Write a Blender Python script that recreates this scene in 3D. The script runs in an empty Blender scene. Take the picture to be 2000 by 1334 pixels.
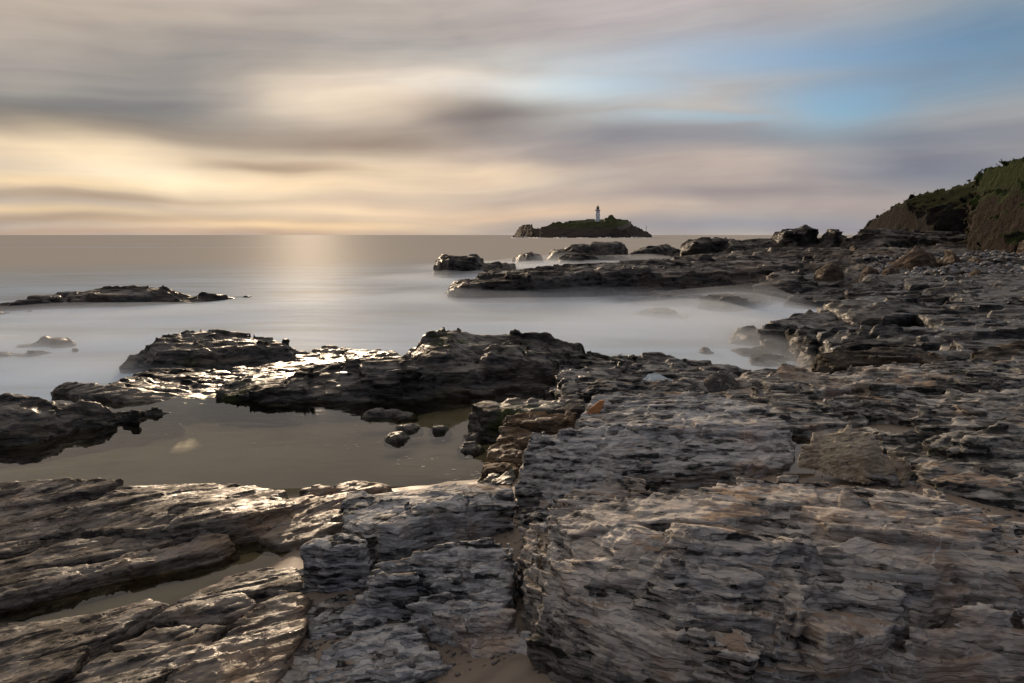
import bpy, math, random, time
import numpy as np
T0 = time.time()
RNG = np.random.default_rng(7)
random.seed(7)
scene = bpy.context.scene
col = scene.collection

# ------------------------------------------------------------------ camera
CAM_Z = 4.0
PITCH = math.radians(8.87)
FPX = 1333.3            # focal length in pixels of the 2000 px wide photograph
cam_d = bpy.data.cameras.new('camera')
cam_d.sensor_width = 36.0
cam_d.lens = 24.0
cam_d.clip_start = 0.05
cam_d.clip_end = 60000
cam = bpy.data.objects.new('camera', cam_d)
col.objects.link(cam)
cam.location = (0, 0, CAM_Z)
cam.rotation_euler = (math.radians(90) - PITCH, 0, 0)
scene.camera = cam

# ------------------------------------------------------------------ exposure and render settings
scene.view_settings.view_transform = 'Standard'
scene.view_settings.look = 'None'
scene.view_settings.gamma = 1.0
scene.view_settings.exposure = 0.06
scene.view_settings.use_curve_mapping = False
scene.cycles.use_denoising = True
scene.cycles.use_adaptive_sampling = True
scene.cycles.adaptive_threshold = 0.03
scene.cycles.max_bounces = 6
scene.cycles.diffuse_bounces = 3
scene.cycles.glossy_bounces = 3
scene.cycles.transparent_max_bounces = 12
scene.cycles.volume_bounces = 5
scene.cycles.caustics_reflective = False
scene.cycles.caustics_refractive = False

# ------------------------------------------------------------------ pixel <-> place helpers
def ray(px, py):
    dx = (px - 1000.0) / FPX
    dv = -(py - 667.0) / FPX
    c, s = math.cos(PITCH), math.sin(PITCH)
    return (dx, c + dv * s, -s + dv * c)
def P(px, py, z):                       # point of height z seen at that pixel
    d = ray(px, py)
    t = (z - CAM_Z) / d[2]
    return (d[0] * t, d[1] * t, z)
def PD(px, py, D):                      # point at distance D (along y) seen at that pixel
    d = ray(px, py)
    t = D / d[1]
    return (d[0] * t, D, CAM_Z + d[2] * t)
def azel(px, py):
    d = ray(px, py)
    return math.degrees(math.atan2(d[0], d[1])), math.degrees(math.atan2(d[2], math.hypot(d[0], d[1])))
def lin(r, g, b):
    f = lambda v: (v / 12.92 if v <= 0.04045 else ((v + 0.055) / 1.055) ** 2.4)
    return (f(r / 255.0), f(g / 255.0), f(b / 255.0))

# ------------------------------------------------------------------ world: sky with long streaks of cloud, sun low in the west behind them
SUN_AZ, SUN_EL = azel(600, 459)[0], 11.0
class NT:
    def __init__(self, tree):
        self.t = tree; tree.nodes.clear()
    def n(self, kind, **kw):
        nd = self.t.nodes.new(kind)
        for k, v in kw.items():
            if k == 'ins':
                for i, val in v.items():
                    if hasattr(val, 'is_linked') or isinstance(val, bpy.types.NodeSocket):
                        self.t.links.new(val, nd.inputs[i])
                    else:
                        nd.inputs[i].default_value = val
            else:
                setattr(nd, k, v)
        return nd
    def m(self, op, a, b=0.0, c=0.0, clamp=False):
        nd = self.n('ShaderNodeMath', operation=op, ins={0: a, 1: b, 2: c}); nd.use_clamp = clamp
        return nd.outputs[0]
    def v(self, op, a, b=(0, 0, 0)):
        nd = self.n('ShaderNodeVectorMath', operation=op, ins={0: a, 1: b})
        return nd.outputs['Value'] if op in ('DOT_PRODUCT', 'LENGTH') else nd.outputs[0]
    def mix(self, f, a, b, mode='MIX'):
        nd = self.n('ShaderNodeMix', data_type='RGBA', blend_type=mode)
        for i, val in ((0, f), (6, a), (7, b)):
            if isinstance(val, bpy.types.NodeSocket): self.t.links.new(val, nd.inputs[i])
            elif i == 0: nd.inputs[i].default_value = val
            else: nd.inputs[i].default_value = (*val[:3], 1)
        return nd.outputs[2]
    def noise(self, vec, scale, detail=4, rough=0.55, dist=0.0):
        nd = self.n('ShaderNodeTexNoise', ins={'Vector': vec, 'Scale': scale, 'Detail': detail, 'Roughness': rough, 'Distortion': dist})
        return nd.outputs['Fac']
    def ramp(self, f, stops, interp='LINEAR'):
        nd = self.n('ShaderNodeValToRGB', ins={0: f}); cr = nd.color_ramp; cr.interpolation = interp
        while len(cr.elements) < len(stops): cr.elements.new(0.5)
        for e, (p, c) in zip(cr.elements, stops):
            e.position = p; e.color = (*c, 1) if not isinstance(c, (int, float)) else (c, c, c, 1)
        return nd.outputs[0]
    def maprange(self, v, a, b, c, d, smooth=False):
        nd = self.n('ShaderNodeMapRange', ins={0: v, 1: a, 2: b, 3: c, 4: d})
        if smooth: nd.interpolation_type = 'SMOOTHSTEP'
        return nd.outputs[0]

world = bpy.data.worlds.new('World'); scene.world = world; world.use_nodes = True
W = NT(world.node_tree)
tc = W.n('ShaderNodeTexCoord').outputs['Generated']
sep = W.n('ShaderNodeSeparateXYZ', ins={0: tc})
az = W.m('MULTIPLY', W.m('ARCTAN2', sep.outputs[0], sep.outputs[1]), 57.29578)
el = W.m('MULTIPLY', W.m('ARCSINE', sep.outputs[2]), 57.29578)
ang = W.n('ShaderNodeCombineXYZ', ins={0: az, 1: el, 2: 0.0}).outputs[0]
# slow warp so that no cloud has a geometric edge
wv = W.v('MULTIPLY', ang, (0.035, 0.11, 1.0))
w1 = W.noise(wv, 1.0, 3, 0.5)
w2 = W.noise(W.v('ADD', wv, (7.3, 2.1, 0)), 1.0, 3, 0.5)
warp = W.n('ShaderNodeCombineXYZ', ins={0: W.m('MULTIPLY_ADD', w1, 16.0, -8.0), 1: W.m('MULTIPLY_ADD', w2, 4.0, -2.0), 2: 0.0}).outputs[0]
angw = W.v('ADD', ang, warp)
sh_ = W.n('ShaderNodeSeparateXYZ', ins={0: angw})
angs = W.n('ShaderNodeCombineXYZ', ins={0: sh_.outputs[0], 1: W.m('MULTIPLY_ADD', sh_.outputs[0], W.maprange(sh_.outputs[1], 0.0, 18.0, 0.0, -0.10), sh_.outputs[1]), 2: 0.0}).outputs[0]
sky = W.n('ShaderNodeTexSky', sky_type='NISHITA')
sky.sun_disc = False
sky.sun_elevation = math.radians(SUN_EL); sky.sun_rotation = math.radians(SUN_AZ)
sky.dust_density = 1.5; sky.ozone_density = 1.5
clear = W.v('MULTIPLY', sky.outputs[0], (0.052, 0.072, 0.097))
# overcast: paler and warmer towards the sun's side, blue grey away from it
sund = (math.sin(math.radians(SUN_AZ)) * math.cos(math.radians(SUN_EL)), math.cos(math.radians(SUN_AZ)) * math.cos(math.radians(SUN_EL)), math.sin(math.radians(SUN_EL)))
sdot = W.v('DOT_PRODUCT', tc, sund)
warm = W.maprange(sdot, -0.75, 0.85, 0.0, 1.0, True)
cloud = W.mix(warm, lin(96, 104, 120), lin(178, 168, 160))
def blob(a0, e0, ra, re, wgt):
    nd = W.n('ShaderNodeVectorMath', operation='MULTIPLY_ADD', ins={0: angw, 1: (1 / ra, 1 / re, 0), 2: (-a0 / ra, -e0 / re, 0)})
    return W.m('MULTIPLY', W.m('POWER', 0.45, W.v('DOT_PRODUCT', nd.outputs[0], nd.outputs[0])), wgt)
BLOBS = [   # px, py, half width px, half height px, sRGB colour, weight
    (150, 30, 500, 90, (184, 168, 152), 0.9),
    (900, 50, 500, 70, (172, 162, 154), 0.8),
    (1250, 20, 260, 50, (164, 155, 160), 0.7),
    (1450, 45, 240, 36, (166, 161, 162), 0.8),
    (1900, 60, 280, 90, (104, 130, 148), 0.9),
    (760, 105, 220, 36, (142, 140, 142), 0.6),
    (380, 130, 330, 60, (136, 134, 132), 0.8),
    (140, 205, 420, 46, (114, 117, 120), 1.0),
    (30, 160, 130, 24, (172, 164, 154), 0.6),
    (160, 252, 420, 30, (138, 128, 116), 0.85),
    (720, 205, 210, 50, (232, 212, 188), 1.0),
    (850, 172, 170, 24, (226, 212, 196), 0.8),
    (1010, 188, 190, 16, (196, 190, 188), 0.6),
    (690, 276, 260, 26, (144, 128, 116), 0.95),
    (950, 234, 200, 30, (124, 113, 109), 1.0),
    (220, 302, 330, 26, (242, 216, 180), 1.0),
    (450, 345, 280, 34, (250, 230, 200), 0.95),
    (640, 350, 220, 24, (255, 226, 186), 0.95),
    (590, 320, 150, 12, (150, 128, 110), 0.85),
    (120, 352, 240, 14, (240, 212, 170), 0.85),
    (900, 330, 230, 32, (234, 208, 178), 0.95),
    (1040, 290, 190, 16, (200, 180, 164), 0.8),
    (1160, 312, 170, 18, (152, 142, 142), 0.7),
    (1300, 272, 330, 30, (128, 128, 136), 0.9),
    (1800, 265, 420, 32, (128, 132, 142), 0.85),
    (1440, 340, 220, 34, (200, 180, 166), 0.9),
    (1820, 335, 300, 50, (120, 125, 138), 0.9),
    (250, 378, 380, 10, (166, 144, 124), 0.8),
    (700, 398, 300, 16, (250, 220, 182), 0.9),
    (100, 405, 300, 10, (232, 202, 160), 0.8),
    (1000, 385, 330, 16, (196, 174, 158), 0.6),
    (1380, 388, 280, 12, (148, 138, 140), 0.75),
    (1000, 415, 300, 14, (226, 194, 164), 0.75),
    (1570, 408, 230, 9, (182, 166, 160), 0.7),
    (250, 424, 420, 8, (172, 147, 124), 0.7),
    (600, 438, 330, 16, (250, 214, 168), 0.85),
    (1500, 440, 480, 14, (148, 146, 154), 0.85),
    (300, 452, 520, 9, (188, 158, 136), 0.75),
]
for (px, py, rx, ry, c, wgt) in BLOBS:
    a0, e0 = azel(px, py)
    ra, re = rx / FPX * 57.3 * 0.85, ry / FPX * 57.3 * 1.0
    g = blob(a0, e0, ra * 0.95, re * 0.95, wgt)
    cloud = W.mix(g, cloud, lin(*c))
# fine wind-drawn streaks
st = W.noise(W.v('MULTIPLY', angs, (0.035, 1.1, 1.0)), 1.0, 5, 0.55)
st2 = W.noise(W.v('MULTIPLY', angs, (0.09, 0.35, 1.0)), 1.0, 3, 0.5)
amt = W.m('ADD', W.maprange(st, 0.3, 0.7, -0.065, 0.065), W.maprange(st2, 0.3, 0.7, -0.13, 0.13))
cloud = W.v('MULTIPLY', cloud, W.n('ShaderNodeCombineXYZ', ins={0: W.m('ADD', amt, 1.0), 1: W.m('ADD', amt, 1.0), 2: W.m('MULTIPLY_ADD', amt, 0.8, 1.0)}).outputs[0])
# the gap where clear sky shows
gap = 0.0
for (px, py, rx, ry, wgt) in ((1655, 186, 150, 52, 1.0), (1210, 178, 220, 34, 0.62), (1560, 104, 420, 34, 0.8), (1330, 138, 280, 28, 0.55), (1780, 150, 240, 50, 0.55), (1480, 228, 300, 12, 0.6)):
    a0, e0 = azel(px, py)
    ra, re = rx / FPX * 57.3 * 0.8, ry / FPX * 57.3
    g = blob(a0, e0, ra, re, wgt)
    gap = g if gap == 0.0 else W.m('MAXIMUM', gap, g)
skyc = W.mix(gap, cloud, clear)
# an overcast sky grows brighter towards the zenith
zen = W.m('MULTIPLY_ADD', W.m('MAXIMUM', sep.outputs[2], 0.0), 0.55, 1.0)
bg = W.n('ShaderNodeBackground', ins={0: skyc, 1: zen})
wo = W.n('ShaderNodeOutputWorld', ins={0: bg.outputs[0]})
world.cycles.sampling_method = 'NONE'

sun_d = bpy.data.lights.new('sun', 'SUN')
sun_d.energy = 2.9
sun_d.angle = math.radians(4.0)
sun_d.color = (1.0, 0.76, 0.52)
sun = bpy.data.objects.new('sun', sun_d); col.objects.link(sun)
import mathutils
sun.rotation_euler = mathutils.Vector(sund).to_track_quat('Z', 'Y').to_euler()

# ------------------------------------------------------------------ numeric noise
NTAB = RNG.random(64 * 64 * 64).astype(np.float32)
HTAB = RNG.random(65536).astype(np.float32)
def vnoise(x, y, z):
    xi = np.floor(x).astype(np.int32); yi = np.floor(y).astype(np.int32); zi = np.floor(z).astype(np.int32)
    fx = (x - xi).astype(np.float32); fy = (y - yi).astype(np.float32); fz = (z - zi).astype(np.float32)
    fx = fx * fx * (3 - 2 * fx); fy = fy * fy * (3 - 2 * fy); fz = fz * fz * (3 - 2 * fz)
    x0 = xi & 63; x1 = (xi + 1) & 63
    y0 = (yi & 63) << 6; y1 = ((yi + 1) & 63) << 6
    z0 = (zi & 63) << 12; z1 = ((zi + 1) & 63) << 12
    def lx(o):
        a = NTAB[x0 + o]; return a + (NTAB[x1 + o] - a) * fx
    a = lx(y0 + z0); a += (lx(y1 + z0) - a) * fy
    b = lx(y0 + z1); b += (lx(y1 + z1) - b) * fy
    return a + (b - a) * fz
def hsh(a, b=0, c=0):
    return HTAB[((a * 73856093) ^ (b * 19349663) ^ (c * 83492791)) & 65535]

# ------------------------------------------------------------------ bedding styles of the slate
def style(strike, dip, layers, joint, jshift=0.1, crack=0.03, rough=0.012, warp=0.12, cw=0.012, broken=1.0):
    a, d = math.radians(strike), math.radians(dip)
    u = np.array([math.cos(a), math.sin(a), 0.0])
    h = np.array([-math.sin(a), math.cos(a), 0.0])
    w = h * math.cos(d) - np.array([0, 0, math.sin(d)])
    n = np.cross(u, w); n = n if n[2] > 0 else -n
    return dict(u=u, w=w, n=n, layers=layers, joint=joint, jshift=jshift, crack=crack, rough=rough, warp=warp, cw=cw, broken=broken, strike=strike, dip=dip)
def detail(x, y, z, st, h):
    f = np.float32
    u, w, n = st['u'].astype(f), st['w'].astype(f), st['n'].astype(f)
    a = x * u[0] + y * u[1] + z * u[2]
    b = x * w[0] + y * w[1] + z * w[2]
    s = x * n[0] + y * n[1] + z * n[2]
    La, Lb = st['joint']
    k0 = 0.5 / La
    s = s + st['warp'] * (vnoise(x * k0 + 11, y * k0 + 5, z * k0) - 0.5) + 0.35 * st['warp'] * (vnoise(x * k0 * 4, y * k0 * 4 + 9, z * k0 * 4) - 0.5)
    jb = b / Lb + 1.1 * (vnoise(a / La * 1.3, b / Lb, s * 0 + 3.3) - 0.5)
    ib = np.floor(jb).astype(np.int32)
    ja = a / La + hsh(ib, 17) * 7.3 + 1.4 * (vnoise(b / Lb * 1.7, a / La, s * 0 + 8.1) - 0.5)
    ia = np.floor(ja).astype(np.int32)
    s2 = s + (hsh(ia, ib, 5) - 0.5) * st['jshift']
    out = np.zeros_like(x)
    wr = vnoise(a / (La * 0.35), b / (La * 0.35), s * (1.5 / La) + 2.2) - 0.5
    for i, (t, amp) in enumerate(st['layers']):
        q = s2 / t + 0.5 * wr
        k = np.floor(q).astype(np.int32); fr = q - k
        hk = hsh(k, i + 3)
        # every bed is broken into plates of its own
        qa = (a / (t * (4.0 + 5.0 * hk)) + hk * 37.0 + 1.3 * wr + b / (t * 9.0) * (hk - 0.5))
        pa = np.floor(qa).astype(np.int32)
        qb = (b / (t * (2.0 + 3.0 * hk)) + hk * 91.0 - 1.7 * wr + a / (t * 11.0) * (hk - 0.3))
        pb = np.floor(qb).astype(np.int32)
        hp = hsh(k * 7 + pa, pb, i)
        o = hk * 0.3 + hp * 0.85 * st['broken'] + 0.6 * (fr - 0.5) * (0.4 + hp)
        o += 0.9 * st['broken'] * ((qa - pa - 0.5) * (hsh(pa, k, 31) - 0.5) + (qb - pb - 0.5) * (hsh(pb, k, 57) - 0.5))
        out += amp * (o - 0.15 - 0.42 * st['broken'])
    cw = max(st['cw'], 0.9 * h)
    gate = np.clip(2.2 * (wr + 0.25), 0, 1)
    da = np.abs(ja - ia - 0.5); da = (0.5 - da) * La
    db = np.abs(jb - ib - 0.5); db = (0.5 - db) * Lb
    out -= st['crack'] * gate * (np.exp(-(da / cw) ** 2) + 0.7 * np.exp(-(db / cw) ** 2))
    r = st['rough']
    kf = 0.12 / max(r, 1e-4)
    out += r * (vnoise(x * kf, y * kf, z * kf) - 0.5) * 2
    return out

# ------------------------------------------------------------------ blocks of rock: signed distance, then surface nets
def poly_sd(X, Y, poly):
    d = np.full(X.shape, 1e9, np.float32); inside = np.zeros(X.shape, bool)
    n = len(poly)
    for i in range(n):
        ax, ay = poly[i]; bx, by = poly[(i + 1) % n]
        ex, ey = bx - ax, by - ay
        wx, wy = X - ax, Y - ay
        t = np.clip((wx * ex + wy * ey) / (ex * ex + ey * ey + 1e-12), 0, 1)
        dx, dy = wx - ex * t, wy - ey * t
        d = np.minimum(d, dx * dx + dy * dy)
        c = ((ay > Y) != (by > Y)) & (X < (bx - ax) * (Y - ay) / (by - ay + 1e-12) + ax)
        inside ^= c
    d = np.sqrt(d)
    return np.where(inside, -d, d).astype(np.float32)
class Slab:
    def __init__(s, poly, top, foot, batter=0.25, rnd=0.04, wob=0.05, wobk=None, hole=None):
        s.poly = poly; s.top = top; s.foot = foot; s.batter = batter; s.rnd = rnd; s.wob = wob; s.wobk = wobk; s.hole = hole
def rbf_top(pts):
    c = np.array(pts, float)
    A = np.c_[c[:, :2], np.ones(len(c))]
    pl, *_ = np.linalg.lstsq(A, c[:, 2], rcond=None)
    res = c[:, 2] - A @ pl
    r = np.sqrt(((c[:, None, :2] - c[None, :, :2]) ** 2).sum(-1))
    wt = np.linalg.solve(-r + np.eye(len(c)) * 1e-4 - 0 * r, res) if np.abs(res).max() > 1e-4 else np.zeros(len(c))
    lo, hi = c[:, 2].min() - 0.15, c[:, 2].max() + 0.15
    def f(X, Y):
        z = pl[0] * X + pl[1] * Y + pl[2]
        for (cx, cy, _), ww in zip(c, wt):
            if ww: z = z - ww * np.sqrt((X - cx) ** 2 + (Y - cy) ** 2)
        return np.clip(z, lo, hi).astype(np.float32)
    return f
def slab(pts, foot, inner=(), batter=0.25, rnd=0.04, wob=0.05, wobk=None):
    """outline of a top face as (px, py, z) points"""
    w = [P(*p) for p in pts]
    return Slab([(p[0], p[1]) for p in w], rbf_top(w + [P(*p) for p in inner]), foot, batter, rnd, wob, wobk)
def drape(base, pts, dz):
    """outline lying dz above the top of another slab, as (px, py, z) points"""
    out = []
    for i, (px, py) in enumerate(pts):
        z = 1.9
        for _ in range(25):
            x, y, _z = P(px, py, z)
            z = 0.5 * z + 0.5 * (float(base.top(np.array([x], np.float32), np.array([y], np.float32))[0]) + (dz[i] if isinstance(dz, (list, tuple)) else dz))
        out.append((px, py, z))
    return out
def reef(front, sky, thick, crest=None, zf=0.0, tiltf=0.12, tiltb=0.35, batter=0.3, rnd=0.1, wob=0.3, wobk=None, foot=None, hole=None):
    """front foot line as (px, py) at height zf, skyline as (px, py)"""
    crest = thick * 0.6 if crest is None else crest
    F = [P(px, py, zf) for px, py in front]
    fx = np.array([p[0] for p in front], float); fy = np.array([p[1] for p in F])
    S = [PD(px, py, float(np.interp(px, fx, fy)) + crest) for px, py in sky]
    sx = np.array([p[0] for p in S]); sz = np.array([p[2] for p in S])
    wx = np.array([p[0] for p in F])
    hm = [max(0.0, float(np.interp(p[0], sx, sz)) - zf) for p in F]
    fr = [(p[0], p[1] + batter * h_ * 0.9) for p, h_ in zip(F, hm)]
    bk = [(p[0] * (p[1] + thick) / p[1], p[1] + thick) for p in F][::-1]
    def top(X, Y):
        yc = np.interp(X, wx, fy) + crest
        H = np.interp(X, sx, sz)
        return (H - tiltf * np.maximum(0, yc - Y) - tiltb * np.maximum(0, Y - yc)).astype(np.float32)
    return Slab(fr + bk, top, (zf - 0.35) if foot is None else foot, batter, rnd, wob, wobk, hole)

def make_ground():
    C = [  # px, py, z control points
        (0, 1334, 1.00), (300, 1300, 1.02), (600, 1320, 1.05), (850, 1320, 1.15), (1000, 1300, 1.35), (1300, 1334, 1.45), (1600, 1320, 1.58), (1800, 1320, 1.62), (2000, 1320, 1.66),
        (0, 1150, 0.86), (300, 1120, 0.86), (520, 1080, 0.90), (650, 1120, 1.20), (0, 1050, 0.95), (300, 1000, 1.02), (600, 1000, 1.02), (800, 1050, 1.32), (950, 1040, 1.40),
        (0, 920, 0.72), (300, 900, 0.62), (600, 900, 0.66), (850, 900, 0.80), (920, 880, 0.86), (960, 930, 1.0), (1000, 880, 1.15), (1050, 850, 1.2),
        (100, 830, 0.55), (500, 830, 0.55), (800, 830, 0.70), (950, 800, 0.85), (500, 790, 0.6), (900, 780, 0.8),
        (1100, 790, 1.3), (1250, 780, 1.5), (1450, 760, 1.6), (1600, 760, 1.75), (1800, 740, 1.8), (2000, 740, 1.8),
        (1250, 990, 1.62), (1560, 890, 1.88), (1700, 930, 2.02), (1900, 940, 2.05), (1800, 850, 2.0), (2000, 850, 2.05), (1700, 820, 1.95), (1600, 800, 1.9),
        (1850, 1180, 1.95), (2000, 1180, 1.98),
    ]
    w = [P(*c) for c in C]
    w += [(-9, 3, 0.9), (-12, 8, 0.6), (-12, 13, 0.4), (6, 3, 1.7), (9, 6, 1.9), (11, 11, 1.7), (0, 1.5, 1.4), (4, 1.5, 1.6), (-4, 1.5, 1.0)]
    w += [(-12, 16.5, -0.6), (-6, 16.5, -0.4), (-3, 17, -0.4), (0, 17, -0.3), (3, 18, -0.5), (6, 19, 0.0), (10, 19, 0.4), (14, 19, 0.6)]
    f = rbf_top(w)
    def zf(X, Y):
        z = f(X, Y)
        z = z + 0.05 * (vnoise(X * 0.9, Y * 0.9, X * 0) - 0.5) + 0.02 * (vnoise(X * 5, Y * 5, X * 0) - 0.5)
        return z.astype(np.float32)
    return zf
GROUND = make_ground()

def surface_nets(f, org, h):
    sgn = f < 0
    nx, ny, nz = f.shape
    c = np.zeros((nx - 1, ny - 1, nz - 1), np.int8)
    for i in (0, 1):
        for j in (0, 1):
            for k in (0, 1):
                c += sgn[i:nx - 1 + i, j:ny - 1 + j, k:nz - 1 + k]
    I = np.argwhere((c > 0) & (c < 8)).astype(np.int32)
    if not len(I): return None, None
    idx = np.full(c.shape, -1, np.int32); idx[I[:, 0], I[:, 1], I[:, 2]] = np.arange(len(I), dtype=np.int32)
    corner = np.array([(i, j, k) for i in (0, 1) for j in (0, 1) for k in (0, 1)])
    V = np.stack([f[I[:, 0] + a, I[:, 1] + b, I[:, 2] + cc] for a, b, cc in corner], 1)
    acc = np.zeros((len(I), 3), np.float32); cnt = np.zeros(len(I), np.float32)
    for p in range(8):
        for q in range(p + 1, 8):
            d = corner[q] - corner[p]
            if np.abs(d).sum() != 1: continue
            cr = (V[:, p] < 0) != (V[:, q] < 0)
            if not cr.any(): continue
            t = np.where(cr, V[:, p] / np.where(cr, V[:, p] - V[:, q], 1), 0).astype(np.float32)
            acc += np.where(cr[:, None], corner[p] + t[:, None] * d, 0); cnt += cr
    verts = (I + acc / cnt[:, None]) * h + np.array(org, np.float32)
    quads = []
    for ax in range(3):
        sl0 = [slice(None)] * 3; sl1 = [slice(None)] * 3
        sl0[ax] = slice(0, -1); sl1[ax] = slice(1, None)
        s0, s1 = sgn[tuple(sl0)], sgn[tuple(sl1)]
        E = np.argwhere(s0 != s1)
        b, cc = (ax + 1) % 3, (ax + 2) % 3
        sh = c.shape
        E = E[(E[:, b] > 0) & (E[:, cc] > 0) & (E[:, b] < sh[b]) & (E[:, cc] < sh[cc])]
        if not len(E): continue
        fl = s0[E[:, 0], E[:, 1], E[:, 2]]
        def cell(db, dc):
            e = E.copy(); e[:, b] -= db; e[:, cc] -= dc
            return idx[e[:, 0], e[:, 1], e[:, 2]]
        q = np.stack([cell(1, 1), cell(0, 1), cell(0, 0), cell(1, 0)], 1)
        q[~fl] = q[~fl][:, ::-1]
        quads.append(q)
    return verts, np.concatenate(quads)

NTRI = [0]
def mesh_np(name, verts, quads, smooth=True):
    me = bpy.data.meshes.new(name)
    nv, nq = len(verts), len(quads); k = quads.shape[1]
    me.vertices.add(nv); me.vertices.foreach_set('co', np.ascontiguousarray(verts, np.float32).ravel())
    me.loops.add(nq * k); me.loops.foreach_set('vertex_index', np.ascontiguousarray(quads, np.int32).ravel())
    me.polygons.add(nq); me.polygons.foreach_set('loop_start', np.arange(0, nq * k, k, dtype=np.int32))
    if smooth: me.polygons.foreach_set('use_smooth', np.ones(nq, bool))
    me.update(calc_edges=True); me.validate()
    NTRI[0] += nq * (k - 2)
    return me
VOX = 2.2
def rock_mesh(name, slabs, st, org, vox=None, k=0.0, flat=False):
    amp = sum(a for _, a in st['layers']) * 0.95 + st['rough'] + 0.0
    xs = [p[0] for s in slabs for p in s.poly]; ys = [p[1] for s in slabs for p in s.poly]
    foot = min(s.foot for s in slabs)
    gx = np.linspace(min(xs), max(xs), 24); gy = np.linspace(min(ys), max(ys), 24)
    GX, GY = np.meshgrid(gx, gy, indexing='ij')
    ztop = -1e9; mg = 0
    for s in slabs:
        tz = s.top(GX, GY); m = poly_sd(GX, GY, s.poly) < 0.1
        zt = float(tz[m].max()) if m.any() else float(tz.max())
        ztop = max(ztop, zt); mg = max(mg, max(0, s.batter) * (zt - foot) + s.wob)
    mg += amp
    x0, x1, y0, y1 = min(xs) - mg, max(xs) + mg, min(ys) - mg, max(ys) + mg
    dist = max(2.2, math.sqrt(max(0, max(min(xs), -max(xs))) ** 2 + max(min(ys), 0.5) ** 2 + (CAM_Z - ztop) ** 2))
    h = (vox or VOX) * dist / 683.0
    vol = (x1 - x0) * (y1 - y0) * (ztop + amp - foot)
    h = max(h, (vol / 26e6) ** (1 / 3))
    X = np.arange(x0, x1 + h, h, dtype=np.float32); Y = np.arange(y0, y1 + h, h, dtype=np.float32)
    Z = np.arange(foot, ztop + amp + 2 * h, h, dtype=np.float32)
    X2, Y2 = np.meshgrid(X, Y, indexing='ij')
    F = None
    for s in slabs:
        sd = poly_sd(X2, Y2, s.poly)
        wk = s.wobk or 0.7 / max(s.wob * 6, 0.1)
        if s.wob:
            sd = sd + s.wob * ((vnoise(X2 * wk, Y2 * wk, X2 * 0 + 1.5) - 0.5) * 1.4 + (vnoise(X2 * wk * 3.1, Y2 * wk * 3.1, X2 * 0 + 4.5) - 0.5) * 0.7)
        tz = s.top(X2, Y2)
        dz = Z[None, None, :] - tz[:, :, None]
        a = sd[:, :, None] + s.batter * dz
        a /= math.sqrt(1 + s.batter ** 2)
        b = dz; b *= 0.95
        kk = max(s.rnd, 1e-3)
        hh = np.maximum(kk - np.abs(a - b), 0) / kk
        d = np.maximum(a, b); d += hh * hh * (kk * 0.25)
        if s.hole:
            hx, hz, hr = s.hole
            d = np.maximum(d, hr - np.sqrt((X2[:, :, None] - hx) ** 2 + ((Z[None, None, :] - hz) * 1.0) ** 2))
        if F is None: F = d
        elif k > 0:
            hh = np.maximum(k - np.abs(F - d), 0) / k
            F = np.minimum(F, d) - hh * hh * (k * 0.25)
        else: F = np.minimum(F, d)
        del a, b, d, dz, hh
    band = np.nonzero(np.abs(F) < amp + 2.5 * h)
    F[band] -= detail(X[band[0]], Y[band[1]], Z[band[2]], st, h)
    F[0] = 1; F[-1] = 1; F[:, 0] = 1; F[:, -1] = 1; F[:, :, -1] = 1
    v, q = surface_nets(F, (X[0], Y[0], Z[0]), h)
    if y1 < 19:
        gz = GROUND(v[:, 0], v[:, 1]) - 0.06
        keep = (v[:, 2] > gz)[q].any(1)
        q = q[keep]
        used = np.zeros(len(v), bool); used[q.ravel()] = True
        remap = np.cumsum(used) - 1
        v = v[used]; q = remap[q]
    v = v - np.array(org, np.float32)
    me = mesh_np(name, v, q, not flat)
    return me

# ------------------------------------------------------------------ objects
def tag(o, label=None, cat=None, group=None, kind=None):
    if label: o['label'] = label
    if cat: o['category'] = cat
    if group: o['group'] = group
    if kind: o['kind'] = kind
    return o
def link(name, me, mat=None, parent=None, loc=(0, 0, 0)):
    o = bpy.data.objects.new(name, me); col.objects.link(o)
    o.location = loc
    if parent is not None: o.parent = parent
    if mat is not None and me is not None: me.materials.append(mat)
    return o
def rock_thing(name, label, cat, parts, mat, st, group=None, vox=None, pname='rock_block', k=0.0):
    """parts: list of slab lists (or (slabs, mat, style)); one part -> one mesh, several -> an Empty with parts"""
    allp = [p for q in parts for s in (q[0] if isinstance(q, tuple) else q) for p in s.poly]
    foot = min(s.foot for q in parts for s in (q[0] if isinstance(q, tuple) else q))
    org = (sum(p[0] for p in allp) / len(allp), sum(p[1] for p in allp) / len(allp), foot)
    single = len(parts) == 1
    root = None
    if not single:
        root = tag(link(name, None, loc=org), label, cat, group, 'thing')
    for q in parts:
        sl, mt, sty = q if isinstance(q, tuple) else (q, mat, st)
        mt = mt or mat; sty = sty or st
        me = rock_mesh(name if single else pname, sl, sty, org, vox, k)
        if single:
            root = tag(link(name, me, mt, loc=org), label, cat, group, 'thing')
        else:
            link(pname, me, mt, root)
    return root
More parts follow.
